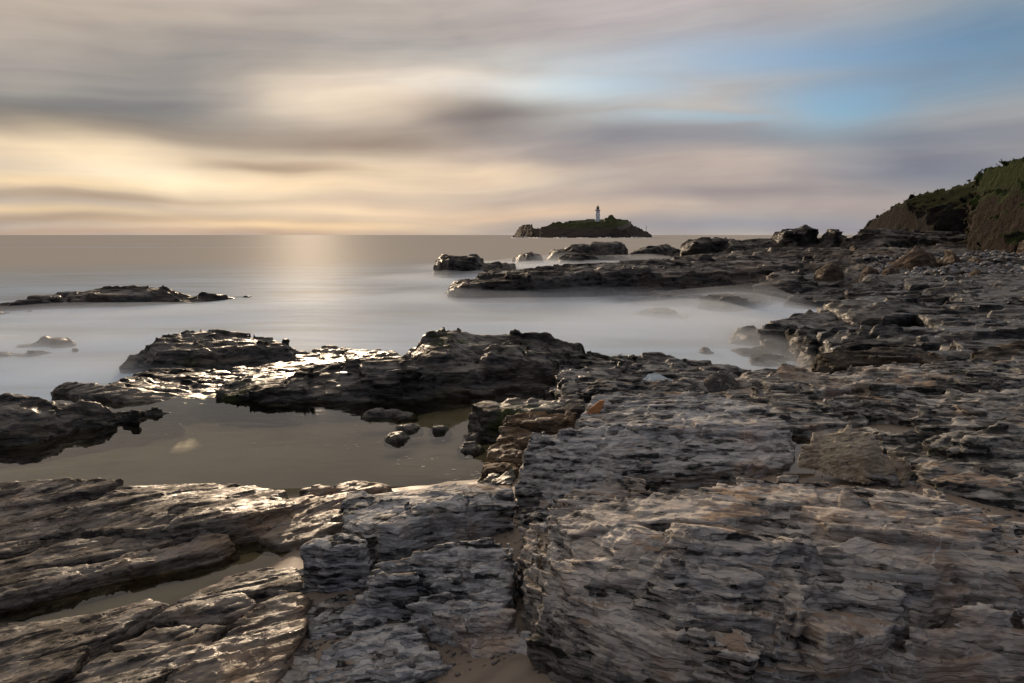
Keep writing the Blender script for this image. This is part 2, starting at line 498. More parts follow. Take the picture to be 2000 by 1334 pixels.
# ------------------------------------------------------------------ materials
MATS = {}
def rock_mat(name, st, dark=(0.045, 0.045, 0.048), light=(0.20, 0.195, 0.185), brown=(0.17, 0.105, 0.06), brown_amt=0.35, wet=0.0,
             scale=1.0, lichen=0.0, lichen_col=(0.55, 0.18, 0.03), sand=0.0, tide=None, bump=0.6, contrast=1.0, moss=0.0, shift=0.03, spec=None, vein=0.0):
    m = bpy.data.materials.new(name); m.use_nodes = True
    N = NT(m.node_tree)
    geo = N.n('ShaderNodeNewGeometry')
    tcn = N.n('ShaderNodeTexCoord').outputs['Object']
    # bedding frame
    def dotv(vec): return N.v('DOT_PRODUCT', tcn, tuple(float(c) for c in vec))
    a, b, s = dotv(st['u']), dotv(st['w']), dotv(st['n'])
    fr = N.n('ShaderNodeCombineXYZ', ins={0: a, 1: b, 2: s}).outputs[0]
    fr = N.v('MULTIPLY', fr, (scale, scale, scale))
    big = N.noise(fr, 0.9, 4, 0.6)
    warpv = N.v('MULTIPLY', fr, (1.6, 1.6, 30.0))
    lam = N.noise(warpv, 1.0, 6, 0.65, 0.35)
    lam2 = N.noise(N.v('MULTIPLY', fr, (5.0, 5.0, 110.0)), 1.0, 4, 0.65, 0.2)
    fine = N.noise(fr, 24.0, 5, 0.65)
    med = N.noise(N.v('ADD', fr, (3.1, 7.7, 1.9)), 4.0, 6, 0.65)
    jit = N.v('MULTIPLY', N.n('ShaderNodeTexNoise', ins={'Vector': fr, 'Scale': 5.0, 'Detail': 3.0}).outputs['Color'], (1.2, 1.2, 1.2))
    def chips(sx, sy, sz):
        vec = N.v('ADD', N.v('MULTIPLY', fr, (sx, sy, sz)), jit)
        vo = N.n('ShaderNodeTexVoronoi', feature='F1', ins={'Vector': vec, 'Scale': 1.0})
        rc = N.v('SUBTRACT', vo.outputs['Color'], (0.5, 0.5, 0.5))
        return N.v('DOT_PRODUCT', N.v('SUBTRACT', vec, vo.outputs['Position']), rc), N.n('ShaderNodeSeparateColor', ins={0: vo.outputs['Color']}).outputs[0]
    facet, flake = chips(5.0, 8.0, 26.0)
    facet2, flake2 = chips(15.0, 22.0, 60.0)
    # crisp beds, each with a tone of its own, broken into plates; open seams between some of them
    wob_ = N.noise(fr, 2.2, 4, 0.6)
    qb = N.m('MULTIPLY_ADD', s, 34.0 * scale, N.m('MULTIPLY', wob_, 7.0))
    kb = N.m('FLOOR', qb); fb = N.m('FRACT', qb)
    offs = N.m('MULTIPLY', kb, 0.37)
    pv = N.n('ShaderNodeCombineXYZ', ins={0: N.m('FLOOR', N.m('MULTIPLY_ADD', a, 3.4 * scale, N.m('MULTIPLY_ADD', wob_, 2.0, offs))), 1: N.m('FLOOR', N.m('MULTIPLY_ADD', b, 5.2 * scale, N.m('SUBTRACT', offs, wob_))), 2: kb}).outputs[0]
    plate = N.n('ShaderNodeTexWhiteNoise', noise_dimensions='3D', ins={'Vector': pv}).outputs['Value']
    seam = N.m('MULTIPLY', N.maprange(fb, 0.0, 0.16, 1.0, 0.0), N.maprange(N.m('MULTIPLY_ADD', plate, 0.35, med), 0.66, 0.84, 0.0, 1.0))
    tone = N.m('MULTIPLY_ADD', plate, 0.22, N.m('MULTIPLY', seam, -0.22))
    for w_, src in ((0.12, flake2), (0.20, lam), (0.20, fine), (0.28, med), (0.16, lam2)):
        tone = N.m('MULTIPLY_ADD', src, w_, tone)
    tone = N.m('ADD', N.m('MULTIPLY_ADD', flake, 0.20, N.m('SUBTRACT', tone, 0.10)), N.m('MULTIPLY_ADD', big, 0.55, -0.275))
    tone = N.maprange(tone, 0.52 - 0.20 / contrast + shift, 0.52 + 0.22 / contrast + shift, 0.0, 1.0)
    c = N.mix(tone, dark, light)
    # rusty and brown weathering in patches
    bm = N.maprange(N.m('ADD', big, N.m('MULTIPLY_ADD', med, 0.5, -0.25)), 0.62 - brown_amt * 0.3, 0.78 - brown_amt * 0.22, 0.0, 0.75, True)
    c = N.mix(bm, c, N.mix(tone, tuple(v * 0.35 for v in brown), tuple(v * 1.25 for v in brown)))
    if lichen:
        ln = N.noise(N.v('ADD', fr, (9.1, 1.3, 4.4)), 3.2, 6, 0.7)
        lm = N.maprange(ln, 0.72 - lichen * 0.2, 0.77 - lichen * 0.2, 0.0, 0.85, True)
        c = N.mix(lm, c, lichen_col)
    if vein:                  # thin quartz veins
        ve = N.n('ShaderNodeTexVoronoi', feature='DISTANCE_TO_EDGE', ins={'Vector': N.v('ADD', N.v('MULTIPLY', fr, (1.5, 1.1, 2.4)), N.v('MULTIPLY', jit, (0.35, 0.35, 0.35))), 'Scale': 1.0})
        vm = N.m('MULTIPLY', N.maprange(ve.outputs['Distance'], 0.004, 0.012, 1.0, 0.0), N.maprange(big, 0.52, 0.60, 0.0, vein))
        c = N.mix(vm, c, (0.60, 0.57, 0.53))
    if moss:
        ln = N.noise(N.v('ADD', fr, (2.1, 5.3, 0.4)), 1.1, 5, 0.7)
        lm = N.maprange(ln, 0.66 - moss * 0.25, 0.74 - moss * 0.25, 0.0, 0.9, True)
        c = N.mix(lm, c, (0.045, 0.055, 0.02))
    nz = N.n('ShaderNodeSeparateXYZ', ins={0: geo.outputs['Normal']}).outputs[2]
    rgh = N.maprange(med, 0.3, 0.7, 0.62 - 0.42 * wet, 0.85 - 0.45 * wet)
    if tide is not None:      # ragged dark zone below a set height; wet weed on the reefs
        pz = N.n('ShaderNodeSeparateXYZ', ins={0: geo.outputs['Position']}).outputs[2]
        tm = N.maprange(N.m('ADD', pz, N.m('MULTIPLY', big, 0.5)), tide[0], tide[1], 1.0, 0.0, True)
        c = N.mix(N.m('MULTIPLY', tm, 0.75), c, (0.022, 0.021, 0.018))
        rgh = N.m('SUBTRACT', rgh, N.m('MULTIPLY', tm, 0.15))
    if sand:                  # blown sand lying on flat treads
        sn = N.noise(N.v('ADD', fr, (1.1, 8.3, 6.4)), 1.3, 5, 0.65)
        sm = N.m('MULTIPLY', N.maprange(sn, 0.60 - sand * 0.2, 0.66 - sand * 0.2, 0.0, 1.0, True), N.maprange(nz, 0.80, 0.95, 0.0, 0.9, True))
        c = N.mix(sm, c, N.mix(fine, (0.19, 0.135, 0.095), (0.32, 0.24, 0.18)))
        rgh = N.m('MAXIMUM', rgh, N.m('MULTIPLY', sm, 0.9))
    hgt = N.m('ADD', N.m('MULTIPLY_ADD', flake, 0.25, N.m('MULTIPLY_ADD', facet, 1.0, N.m('MULTIPLY_ADD', facet2, 0.6, N.m('MULTIPLY_ADD', plate, 0.28, N.m('MULTIPLY_ADD', seam, -0.4, N.m('MULTIPLY', lam, 0.18)))))), N.m('ADD', N.m('MULTIPLY', lam2, 0.22), N.m('ADD', N.m('MULTIPLY', fine, 0.16), N.m('MULTIPLY', med, 0.25))))
    bmp = N.n('ShaderNodeBump', ins={'Strength': bump, 'Distance': 0.05 / scale, 'Height': hgt})
    p = N.n('ShaderNodeBsdfPrincipled', ins={'Base Color': c, 'Roughness': rgh, 'Normal': bmp.outputs[0]})
    # films of water lie in patches: glossy there, matt and dry between
    film = N.maprange(N.m('MULTIPLY_ADD', big, 0.5, N.m('MULTIPLY', N.noise(N.v('ADD', fr, (4.2, 0.7, 9.9)), 3.0, 4, 0.6), 0.5)), 0.50 - 0.10 * wet, 0.60 - 0.10 * wet, 0.0, 1.0, True)
    m.node_tree.links.new(N.maprange(film, 0, 1, 0.04, 0.22 + 0.38 * wet), p.inputs['Specular IOR Level'])
    m.node_tree.links.new(N.m('MULTIPLY_ADD', N.m('SUBTRACT', 1.0, film), 0.3 * wet, rgh), p.inputs['Roughness'])
    if wet > 0:
        p.inputs['Coat Weight'].default_value = 0.0
    N.n('ShaderNodeOutputMaterial', ins={0: p.outputs[0]})
    MATS[name] = m
    return m
def simple_mat(name, color, rough=0.7, spec=0.3, var=0.15, vscale=8.0, bump=0.0, metal=0.0, vec=(1, 1, 1)):
    m = bpy.data.materials.new(name); m.use_nodes = True
    N = NT(m.node_tree)
    tcn = N.v('MULTIPLY', N.n('ShaderNodeTexCoord').outputs['Object'], vec)
    nz = N.noise(tcn, vscale, 5, 0.6)
    c = N.mix(nz, tuple(v * (1 - var) for v in color), tuple(min(1, v * (1 + var)) for v in color))
    ins = {'Base Color': c, 'Roughness': rough, 'Specular IOR Level': spec, 'Metallic': metal}
    if bump:
        ins['Normal'] = N.n('ShaderNodeBump', ins={'Strength': bump, 'Distance': 0.05, 'Height': nz}).outputs[0]
    p = N.n('ShaderNodeBsdfPrincipled', ins=ins)
    N.n('ShaderNodeOutputMaterial', ins={0: p.outputs[0]})
    return m

# bedding styles
ST_NEAR = style(-10, 14, [(0.17, 0.075), (0.055, 0.024), (0.02, 0.009)], (0.9, 0.5), 0.16, 0.03, 0.012, 0.26)
ST_LEFT = style(33, 11, [(0.13, 0.045), (0.045, 0.020), (0.018, 0.008)], (1.5, 0.42), 0.10, 0.035, 0.006, 0.16, broken=0.7)
ST_MIDF = style(8, 10, [(0.16, 0.050), (0.055, 0.018), (0.02, 0.008)], (0.8, 0.45), 0.10, 0.03, 0.010, 0.2)
ST_PLAT = style(-6, 9, [(0.18, 0.08), (0.065, 0.030), (0.024, 0.010)], (1.1, 0.5), 0.16, 0.03, 0.012, 0.32)
ST_RIDGE = style(-4, 7, [(0.34, 0.15), (0.12, 0.052), (0.05, 0.022)], (1.3, 0.8), 0.3, 0.06, 0.02, 0.4, cw=0.02, broken=0.8)
ST_WET = style(-8, 6, [(0.6, 0.34), (0.2, 0.08), (0.07, 0.022)], (3.0, 1.6), 0.55, 0.06, 0.02, 0.9, cw=0.03, broken=0.6)
ST_FAR = style(4, 6, [(1.0, 0.40), (0.38, 0.18), (0.15, 0.06)], (3.2, 2.2), 0.6, 0.12, 0.04, 0.9, cw=0.06, broken=0.65)
ST_SHORE = style(-5, 5, [(1.2, 0.7), (0.5, 0.28), (0.2, 0.09)], (4.5, 3.0), 0.9, 0.1, 0.06, 1.6, cw=0.08, broken=0.7)

M_NEAR = rock_mat('slate_dry', ST_NEAR, (0.022, 0.021, 0.020), (0.45, 0.41, 0.365), (0.27, 0.18, 0.115), 0.46, 0.2, 1.0, 0.06, (0.30, 0.11, 0.03), 0.42, tide=(1.55, 2.0), bump=0.7, contrast=1.75, shift=-0.035, vein=0.7)  # tide here only makes the outcrop darker towards its bottom
M_BLOCK = rock_mat('slate_grey_block', ST_MIDF, (0.026, 0.026, 0.027), (0.43, 0.42, 0.405), (0.26, 0.165, 0.10), 0.34, 0.2, 1.0, 0.10, (0.33, 0.12, 0.03), 0.10, bump=0.7, contrast=1.6, shift=0.015, vein=0.6)
M_LEFT = rock_mat('slate_smooth_damp', ST_LEFT, (0.028, 0.024, 0.021), (0.24, 0.205, 0.17), (0.17, 0.11, 0.065), 0.45, 0.5, 1.0, 0.05, (0.25, 0.12, 0.03), 0.0, bump=0.6, contrast=1.2, shift=0.06)
M_PLAT = rock_mat('slate_platform', ST_PLAT, (0.026, 0.025, 0.024), (0.38, 0.36, 0.325), (0.20, 0.135, 0.085), 0.30, 0.35, 0.9, 0.05, (0.3, 0.12, 0.03), 0.15, bump=0.65, contrast=1.5, shift=0.09, moss=0.15)
M_RIDGE = rock_mat('slate_dark_ridge', ST_RIDGE, (0.016, 0.015, 0.014), (0.13, 0.12, 0.108), (0.10, 0.072, 0.045), 0.40, 0.6, 0.5, bump=0.8, moss=0.35, shift=0.05)
M_WET = rock_mat('slate_wet', ST_WET, (0.008, 0.008, 0.008), (0.060, 0.057, 0.056), (0.06, 0.042, 0.026), 0.25, 0.75, 0.4, bump=0.8, shift=0.09, spec=0.22)
M_FAR = rock_mat('slate_reef', ST_FAR, (0.014, 0.013, 0.012), (0.12, 0.107, 0.097), (0.11, 0.075, 0.05), 0.4, 0.5, 0.2, tide=(0.3, 1.1), bump=0.9)
M_SHORE = rock_mat('slate_shore', ST_SHORE, (0.011, 0.010, 0.009), (0.085, 0.074, 0.066), (0.07, 0.047, 0.03), 0.4, 0.4, 0.15, bump=0.9, shift=0.05, spec=0.3)
M_RUST = rock_mat('slate_rust', ST_MIDF, (0.032, 0.024, 0.017), (0.22, 0.155, 0.10), (0.19, 0.11, 0.055), 0.5, 0.35, 1.0, 0.15, (0.38, 0.15, 0.02), bump=0.9)
M_ORANGE = rock_mat('slate_orange_lichen', ST_MIDF, (0.018, 0.015, 0.012), (0.085, 0.068, 0.05), (0.13, 0.072, 0.025), 0.4, 0.4, 0.6, 0.22, (0.42, 0.17, 0.015), bump=0.9)
M_BOULDER = rock_mat('boulder_stone', style(25, 28, [(0.1, 0.02)], (0.4, 0.3)), (0.045, 0.036, 0.028), (0.46, 0.40, 0.31), (0.30, 0.225, 0.145), 0.35, 0.05, 1.3, 0.10, (0.42, 0.33, 0.20), bump=0.9, contrast=1.5, shift=-0.13)
M_BROWNB = rock_mat('brown_boulder_stone', style(25, 28, [(0.1, 0.02)], (0.4, 0.3)), (0.026, 0.019, 0.015), (0.16, 0.115, 0.082), (0.13, 0.08, 0.045), 0.5, 0.1, 0.25, bump=0.9)

# ------------------------------------------------------------------ sea
def grid_mesh(name, xs, ys, zf):
    X, Y = np.meshgrid(np.asarray(xs, np.float32), np.asarray(ys, np.float32), indexing='ij')
    Z = zf(X, Y)
    n, m = X.shape
    v = np.stack([X, Y, Z], -1).reshape(-1, 3)
    i = np.arange(n * m).reshape(n, m)
    q = np.stack([i[:-1, :-1], i[1:, :-1], i[1:, 1:], i[:-1, 1:]], -1).reshape(-1, 4)
    return mesh_np(name, v, q)
m = bpy.data.materials.new('sea_water'); m.use_nodes = True
N = NT(m.node_tree)
pos = N.n('ShaderNodeNewGeometry').outputs['Position']
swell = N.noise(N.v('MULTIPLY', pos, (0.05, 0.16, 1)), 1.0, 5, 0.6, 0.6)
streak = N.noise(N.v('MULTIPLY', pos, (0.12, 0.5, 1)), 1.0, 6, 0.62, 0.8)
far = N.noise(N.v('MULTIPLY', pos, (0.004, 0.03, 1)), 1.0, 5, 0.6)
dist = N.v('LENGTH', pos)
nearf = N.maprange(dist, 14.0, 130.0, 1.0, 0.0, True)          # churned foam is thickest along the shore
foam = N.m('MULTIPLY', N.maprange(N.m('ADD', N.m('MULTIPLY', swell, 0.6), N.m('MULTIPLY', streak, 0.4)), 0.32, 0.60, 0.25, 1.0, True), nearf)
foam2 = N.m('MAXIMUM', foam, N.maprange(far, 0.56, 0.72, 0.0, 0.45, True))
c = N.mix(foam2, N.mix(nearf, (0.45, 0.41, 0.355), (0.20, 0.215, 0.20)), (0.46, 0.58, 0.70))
hgt = N.m('ADD', N.m('MULTIPLY', swell, 0.8), N.m('MULTIPLY', streak, 0.4))
bmp = N.n('ShaderNodeBump', ins={'Strength': 0.35, 'Distance': 0.5, 'Height': hgt})
df = N.n('ShaderNodeBsdfDiffuse', ins={0: c, 'Normal': bmp.outputs[0]})
gl = N.n('ShaderNodeBsdfGlossy', ins={0: (1, 1, 1, 1), 'Roughness': N.maprange(foam2, 0, 1, 0.55, 0.6), 'Normal': bmp.outputs[0]})
mx = N.n('ShaderNodeMixShader', ins={0: N.maprange(foam2, 0, 1, 0.035, 0.07), 1: df.outputs[0], 2: gl.outputs[0]})
N.n('ShaderNodeOutputMaterial', ins={0: mx.outputs[0]})
M_SEA = m
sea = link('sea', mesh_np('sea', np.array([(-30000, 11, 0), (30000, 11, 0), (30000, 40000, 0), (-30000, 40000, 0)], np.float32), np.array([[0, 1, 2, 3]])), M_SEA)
tag(sea, 'milky smooth sea reaching the horizon', kind='structure')
# ------------------------------------------------------------------ ground under the rocks
def build_ground():
    return grid_mesh('ground', np.arange(-14, 15, 0.1), np.arange(1.2, 19.5, 0.1), GROUND)
m = bpy.data.materials.new('wet_sand'); m.use_nodes = True
N = NT(m.node_tree)
pos = N.n('ShaderNodeNewGeometry').outputs['Position']
n1 = N.noise(pos, 1.6, 5, 0.6, 0.6); n2 = N.noise(pos, 160.0, 3, 0.6); n3 = N.noise(N.v('MULTIPLY', pos, (2.0, 6.0, 1)), 1.0, 5, 0.65, 0.5)
c = N.mix(n1, (0.11, 0.083, 0.060), (0.215, 0.165, 0.12))
c = N.mix(N.maprange(n3, 0.55, 0.72, 0, 0.55, True), c, (0.06, 0.048, 0.036))
vo = N.n('ShaderNodeTexVoronoi', feature='DISTANCE_TO_EDGE', ins={'Vector': N.v('ADD', N.v('MULTIPLY', pos, (0.7, 1.2, 0)), N.v('MULTIPLY', N.n('ShaderNodeTexNoise', ins={'Vector': pos, 'Scale': 1.5, 'Detail': 4.0}).outputs['Color'], (0.7, 0.7, 0))), 'Scale': 1.0})
c = N.mix(N.maprange(vo.outputs['Distance'], 0.0, 0.06, 0.55, 0.0, True), c, (0.07, 0.055, 0.04))
c = N.mix(N.maprange(n2, 0.3, 0.7, 0, 0.3), c, (0.32, 0.25, 0.185))
c = N.mix(N.maprange(N.n('ShaderNodeSeparateXYZ', ins={0: pos}).outputs[2], 0.90, 0.99, 0.75, 0.0, True), c, N.mix(n1, (0.20, 0.175, 0.125), (0.36, 0.315, 0.235)))   # pale silt on the pool bed
bmp = N.n('ShaderNodeBump', ins={'Strength': 0.35, 'Distance': 0.02, 'Height': N.m('ADD', n3, N.m('MULTIPLY', n2, 0.2))})
p = N.n('ShaderNodeBsdfPrincipled', ins={'Base Color': c, 'Roughness': N.maprange(n1, 0.35, 0.65, 0.45, 0.8), 'Normal': bmp.outputs[0]})
N.n('ShaderNodeOutputMaterial', ins={0: p.outputs[0]})
M_SAND = m
tag(link('ground', build_ground(), M_SAND), 'wet brown sand lying between the rocks', kind='structure')

# still water in the pools: clear film with Fresnel reflection
def pool_mat(name, tint, rough=0.02, ripple=0.03):
    m = bpy.data.materials.new(name); m.use_nodes = True
    N = NT(m.node_tree)
    pos = N.n('ShaderNodeNewGeometry').outputs['Position']
    h = N.noise(N.v('MULTIPLY', pos, (1.2, 3.0, 1)), 1.0, 3, 0.5)
    bmp = N.n('ShaderNodeBump', ins={'Strength': ripple, 'Distance': 0.1, 'Height': h})
    fr = N.n('ShaderNodeFresnel', ins={'IOR': 1.33, 'Normal': bmp.outputs[0]})
    tr = N.n('ShaderNodeBsdfTransparent', ins={0: (*tint, 1)})
    gl = N.n('ShaderNodeBsdfGlossy', ins={0: (1, 1, 1, 1), 'Roughness': rough, 'Normal': bmp.outputs[0]})
    mx = N.n('ShaderNodeMixShader', ins={0: fr.outputs[0], 1: tr.outputs[0], 2: gl.outputs[0]})
    N.n('ShaderNodeOutputMaterial', ins={0: mx.outputs[0]})
    return m
M_POOL = pool_mat('pool_water', (0.80, 0.79, 0.66))
M_PUDDLE = pool_mat('puddle_water', (0.5, 0.46, 0.40), 0.06, 0.0)
def water_sheet(name, pts, z, label, mat):
    w = [P(px, py, z) for px, py in pts]
    cx = sum(p[0] for p in w) / len(w); cy = sum(p[1] for p in w) / len(w)
    me = bpy.data.meshes.new(name)
    me.from_pydata([(p[0] - cx, p[1] - cy, 0) for p in w], [], [list(range(len(w)))])
    if me.polygons[0].normal.z < 0: me.flip_normals()
    return tag(link(name, me, mat, loc=(cx, cy, z)), label, kind='structure')
water_sheet('tide_pool_water', [(-150, 960), (300, 958), (700, 952), (985, 945), (1060, 850), (1020, 800), (1000, 772), (850, 768), (430, 768), (380, 772), (250, 770), (-100, 800)], 1.0, 'still brown tide pool below the dark ridge', M_POOL)
water_sheet('trough_water', [(-150, 1260), (200, 1212), (360, 1175), (600, 1120), (620, 1040), (440, 1030), (200, 1040), (-150, 1080)], 1.0, 'narrow dark water lying in the trough between slabs', M_POOL)

# ------------------------------------------------------------------ rocks left of the pool and in the sea
rock_thing('sea_reef', 'long low humped reef in the sea, leftmost and farthest out', 'reef', [
    [reef([(-60, 612), (100, 604), (250, 600), (400, 592), (490, 584)], [(-60, 592), (20, 588), (60, 578), (130, 570), (200, 562), (270, 557), (330, 555), (350, 563), (385, 572), (430, 570), (470, 574), (490, 579)], 4.5, 2.4)],
    [reef([(-60, 622), (40, 612), (95, 604)], [(-60, 598), (0, 593), (60, 594), (95, 600)], 2.0, 1.0)]], M_FAR, ST_FAR)
rock_thing('washed_rock', 'thin dark rock awash in milky surf at the left edge', 'rock', [
    [reef([(-30, 704), (60, 698), (140, 688)], [(-30, 690), (50, 684), (95, 676), (138, 682)], 1.4, 0.6)]], M_FAR, ST_WET)
rock_thing('washed_rock', 'small humped rock behind the thin one, half drowned in surf', 'rock', [
    [reef([(30, 680), (90, 678), (150, 684)], [(30, 676), (75, 662), (95, 657), (115, 662), (150, 682)], 1.4, 0.6)]], M_FAR, ST_WET)
rock_thing('rock_ledge', 'flat topped ledge rising from the mist between reef and tide pool', 'rock ledge', [
    [slab([(288, 664, .95), (330, 652, 1.0), (365, 645, 1.05), (470, 652, .92), (572, 664, .70), (566, 676, .62), (480, 680, .72), (400, 686, .80), (305, 680, .85)], -0.3, batter=0.3, rnd=0.15, wob=0.22)],
    [slab([(238, 712, .25), (262, 690, .45), (290, 672, .75), (330, 684, .70), (340, 704, .40), (270, 716, .2)], -0.3, batter=0.35, rnd=0.15, wob=0.15)],
    [slab([(400, 690, .55), (470, 684, .5), (560, 680, .4), (588, 684, .3), (560, 694, .25), (450, 700, .3)], -0.3, batter=0.3, rnd=0.1, wob=0.15)]],
    M_RIDGE, ST_RIDGE)
rock_thing('wet_shelf', 'low wet golden shelf just above the sea behind the dark slab', 'rock shelf', [
    [slab([(205, 757, .75), (245, 735, .6), (330, 718, .4), (430, 722, .45), (470, 735, .6), (440, 765, .9), (420, 776, .98), (330, 775, .95)], -0.2, batter=0.5, rnd=0.1, wob=0.2)],
    [slab([(470, 735, .58), (440, 722, .42), (560, 706, .3), (640, 700, .3), (660, 722, .6), (580, 745, .7), (470, 768, .95)], -0.2, batter=0.5, rnd=0.1, wob=0.2)],
    [slab([(560, 690, .22), (640, 676, .18), (760, 684, .25), (800, 700, .5), (660, 712, .45), (580, 712, .3)], -0.2, batter=0.5, rnd=0.1, wob=0.25)]], M_WET, ST_RIDGE, vox=2.8)
rock_thing('slab_rock', 'long thin dark slab at the back of the tide pool', 'rock slab', [
    [reef([(106, 770), (160, 782), (250, 788), (350, 785), (416, 773)], [(106, 758), (120, 749), (170, 752), (250, 757), (330, 765), (416, 769)], 0.9, 0.5, zf=1.0, batter=0.15, wob=0.06, rnd=0.05, foot=0.5)]], M_RIDGE, ST_LEFT)
rock_thing('dark_rock', 'dark humped rock mirrored in the pool at the left edge', 'rock', [
    [slab([(-90, 800, 1.42), (0, 779, 1.46), (35, 773, 1.48), (110, 776, 1.44), (190, 783, 1.36), (200, 800, 1.26), (140, 826, 1.14), (60, 842, 1.16), (-90, 862, 1.14)], 0.6, inner=[(60, 800, 1.42)], batter=0.45, wob=0.07, rnd=0.1)],
    [slab([(110, 778, 1.42), (190, 776, 1.42), (250, 783, 1.36), (262, 792, 1.28), (230, 802, 1.2), (160, 806, 1.26)], 0.6, batter=0.3, wob=0.05, rnd=0.06)],
    [slab([(180, 812, 1.14), (230, 800, 1.16), (300, 797, 1.1), (338, 798, 1.06), (300, 806, 1.05), (200, 828, 1.06)], 0.6, batter=0.4, wob=0.05, rnd=0.06)]], M_RIDGE, ST_PLAT)

# central ridge behind the pool
rock_thing('central_ridge', 'tall dark layered ridge behind the tide pool', 'rock ridge', [
    [reef([(430, 783), (520, 787), (610, 785)], [(430, 762), (445, 746), (520, 738), (575, 730), (612, 722)], 1.6, 1.0, zf=1.0, batter=0.12, wob=0.10, rnd=0.08, tiltf=0.1, foot=0.5)],
    [reef([(580, 786), (640, 786), (720, 783), (800, 779)], [(580, 726), (612, 716), (660, 712), (700, 704), (770, 702), (800, 694)], 2.2, 1.5, zf=1.0, batter=0.2, wob=0.12, rnd=0.1, tiltf=0.12, foot=0.5)],
    [reef([(700, 783), (780, 780), (860, 776), (950, 773)], [(700, 716), (760, 712), (800, 704), (900, 696), (955, 700)], 1.6, 0.8, zf=1.0, batter=0.2, wob=0.12, rnd=0.1, tiltf=0.12, foot=0.5)],
    [reef([(790, 772), (850, 770), (930, 766), (1000, 764), (1075, 762)], [(790, 697), (812, 678), (835, 655), (868, 641), (888, 639), (905, 647), (935, 652), (960, 655), (1000, 664), (1075, 690)], 3.2, 2.0, zf=1.0, batter=0.3, wob=0.15, rnd=0.12, tiltf=0.15, foot=0.4)],
    [reef([(930, 768), (1000, 766), (1060, 764), (1105, 758)], [(930, 690), (960, 672), (1010, 676), (1060, 690), (1105, 716)], 1.6, 0.8, zf=1.0, batter=0.25, wob=0.12, rnd=0.1, tiltf=0.15, foot=0.5)],
    [reef([(935, 752), (1000, 750), (1060, 748), (1145, 742)], [(935, 654), (1000, 653), (1048, 659), (1066, 657), (1090, 667), (1132, 672), (1145, 690)], 2.6, 1.7, zf=1.0, batter=0.25, wob=0.12, rnd=0.1, tiltf=0.2, foot=0.2)]],
    M_RIDGE, ST_RIDGE)
rock_thing('terraced_platform', 'low wet terraced platform running from the ridge to the misty inlet', 'rock platform', [
    [slab([(1085, 705, 1.45), (1150, 687, 1.25), (1215, 687, 1.15), (1230, 712, 1.25), (1190, 752, 1.42), (1110, 768, 1.45), (1080, 740, 1.5)], 0.2, batter=0.3, wob=0.12, rnd=0.08)],
    [slab([(1200, 690, 1.1), (1300, 691, 1.02), (1340, 700, 1.0), (1330, 722, 1.1), (1290, 745, 1.3), (1180, 752, 1.38)], 0.2, batter=0.3, wob=0.12, rnd=0.08)],
    [slab([(1320, 701, .90), (1385, 704, .88), (1462, 714, .84), (1462, 722, .86), (1380, 728, .92), (1320, 720, .92)], -0.1, batter=0.2, wob=0.06, rnd=0.06)],
    [slab([(1270, 735, 1.2), (1330, 726, 1.1), (1430, 730, 1.0), (1450, 742, 1.15), (1380, 752, 1.3), (1280, 756, 1.35)], 0.2, batter=0.3, wob=0.1, rnd=0.08)]],
    M_WET, ST_RIDGE)

# stones standing in the pool
for i, (px, py, wpx, hpx, lab) in enumerate([
        (757, 814, 114, 17, 'broad flat dark stone in the shadow of the ridge in the tide pool'),
        (776, 862, 52, 21, 'rounded black stone standing in the tide pool'),
        (797, 842, 58, 14, 'thin flat stone in the pool behind the rounded black one'),
        (858, 842, 42, 15, 'small pointed stone in the middle of the tide pool'),
        (926, 860, 46, 18, 'black stone in the pool beside the brown steps, farther of two'),
        (922, 882, 52, 19, 'curved black stone in the pool beside the brown steps, nearer of two')]):
    rock_thing('pool_stone', lab, 'stone', [[reef([(px - wpx / 2, py - 2), (px - wpx * .2, py + 2), (px + wpx * .2, py + 2), (px + wpx / 2, py - 1)], [(px - wpx / 2, py - hpx * .35), (px - wpx * .3, py - hpx * .9), (px + wpx * .1, py - hpx), (px + wpx * .35, py - hpx * .7), (px + wpx / 2, py - hpx * .3)], 0.32, 0.18, zf=1.0, batter=0.2, wob=0.04, rnd=0.05, foot=0.9)]], M_RIDGE, ST_LEFT, 'stones standing in the tide pool')

# ------------------------------------------------------------------ brown steps and the big grey block
rock_thing('stepped_rock', 'rust brown stepped rocks descending beside the tide pool', 'rock', [
    [slab([(926, 790, 1.42), (945, 781, 1.45), (1060, 780, 1.5), (1140, 782, 1.55), (1150, 800, 1.55), (1060, 803, 1.5), (985, 806, 1.45), (950, 806, 1.4)], 0.7, batter=0.25, wob=0.06)],
    ([slab([(985, 807, 1.46), (1060, 803, 1.48), (1125, 805, 1.5), (1120, 822, 1.47), (1040, 824, 1.44), (986, 822, 1.42)], 0.7, batter=0.05, wob=0.03)], M_RUST, None),
    ([slab([(978, 834, 1.33), (1040, 836, 1.36), (1060, 850, 1.36), (1020, 858, 1.33), (968, 854, 1.28)], 0.7, batter=0.2, wob=0.03)], M_RUST, None),
    ([slab([(960, 868, 1.28), (1012, 872, 1.34), (1016, 892, 1.32), (975, 892, 1.28), (952, 886, 1.24)], 0.7, batter=0.15, wob=0.03)], M_RUST, None),
    ([slab([(946, 902, 1.22), (1006, 900, 1.32), (1008, 918, 1.3), (940, 922, 1.2)], 0.7, batter=0.15, wob=0.02)], M_RUST, None),
    [slab([(940, 928, 1.2), (1004, 916, 1.3), (1002, 945, 1.3), (950, 945, 1.2)], 0.7, batter=0.2, wob=0.03)]], M_RIDGE, ST_MIDF)
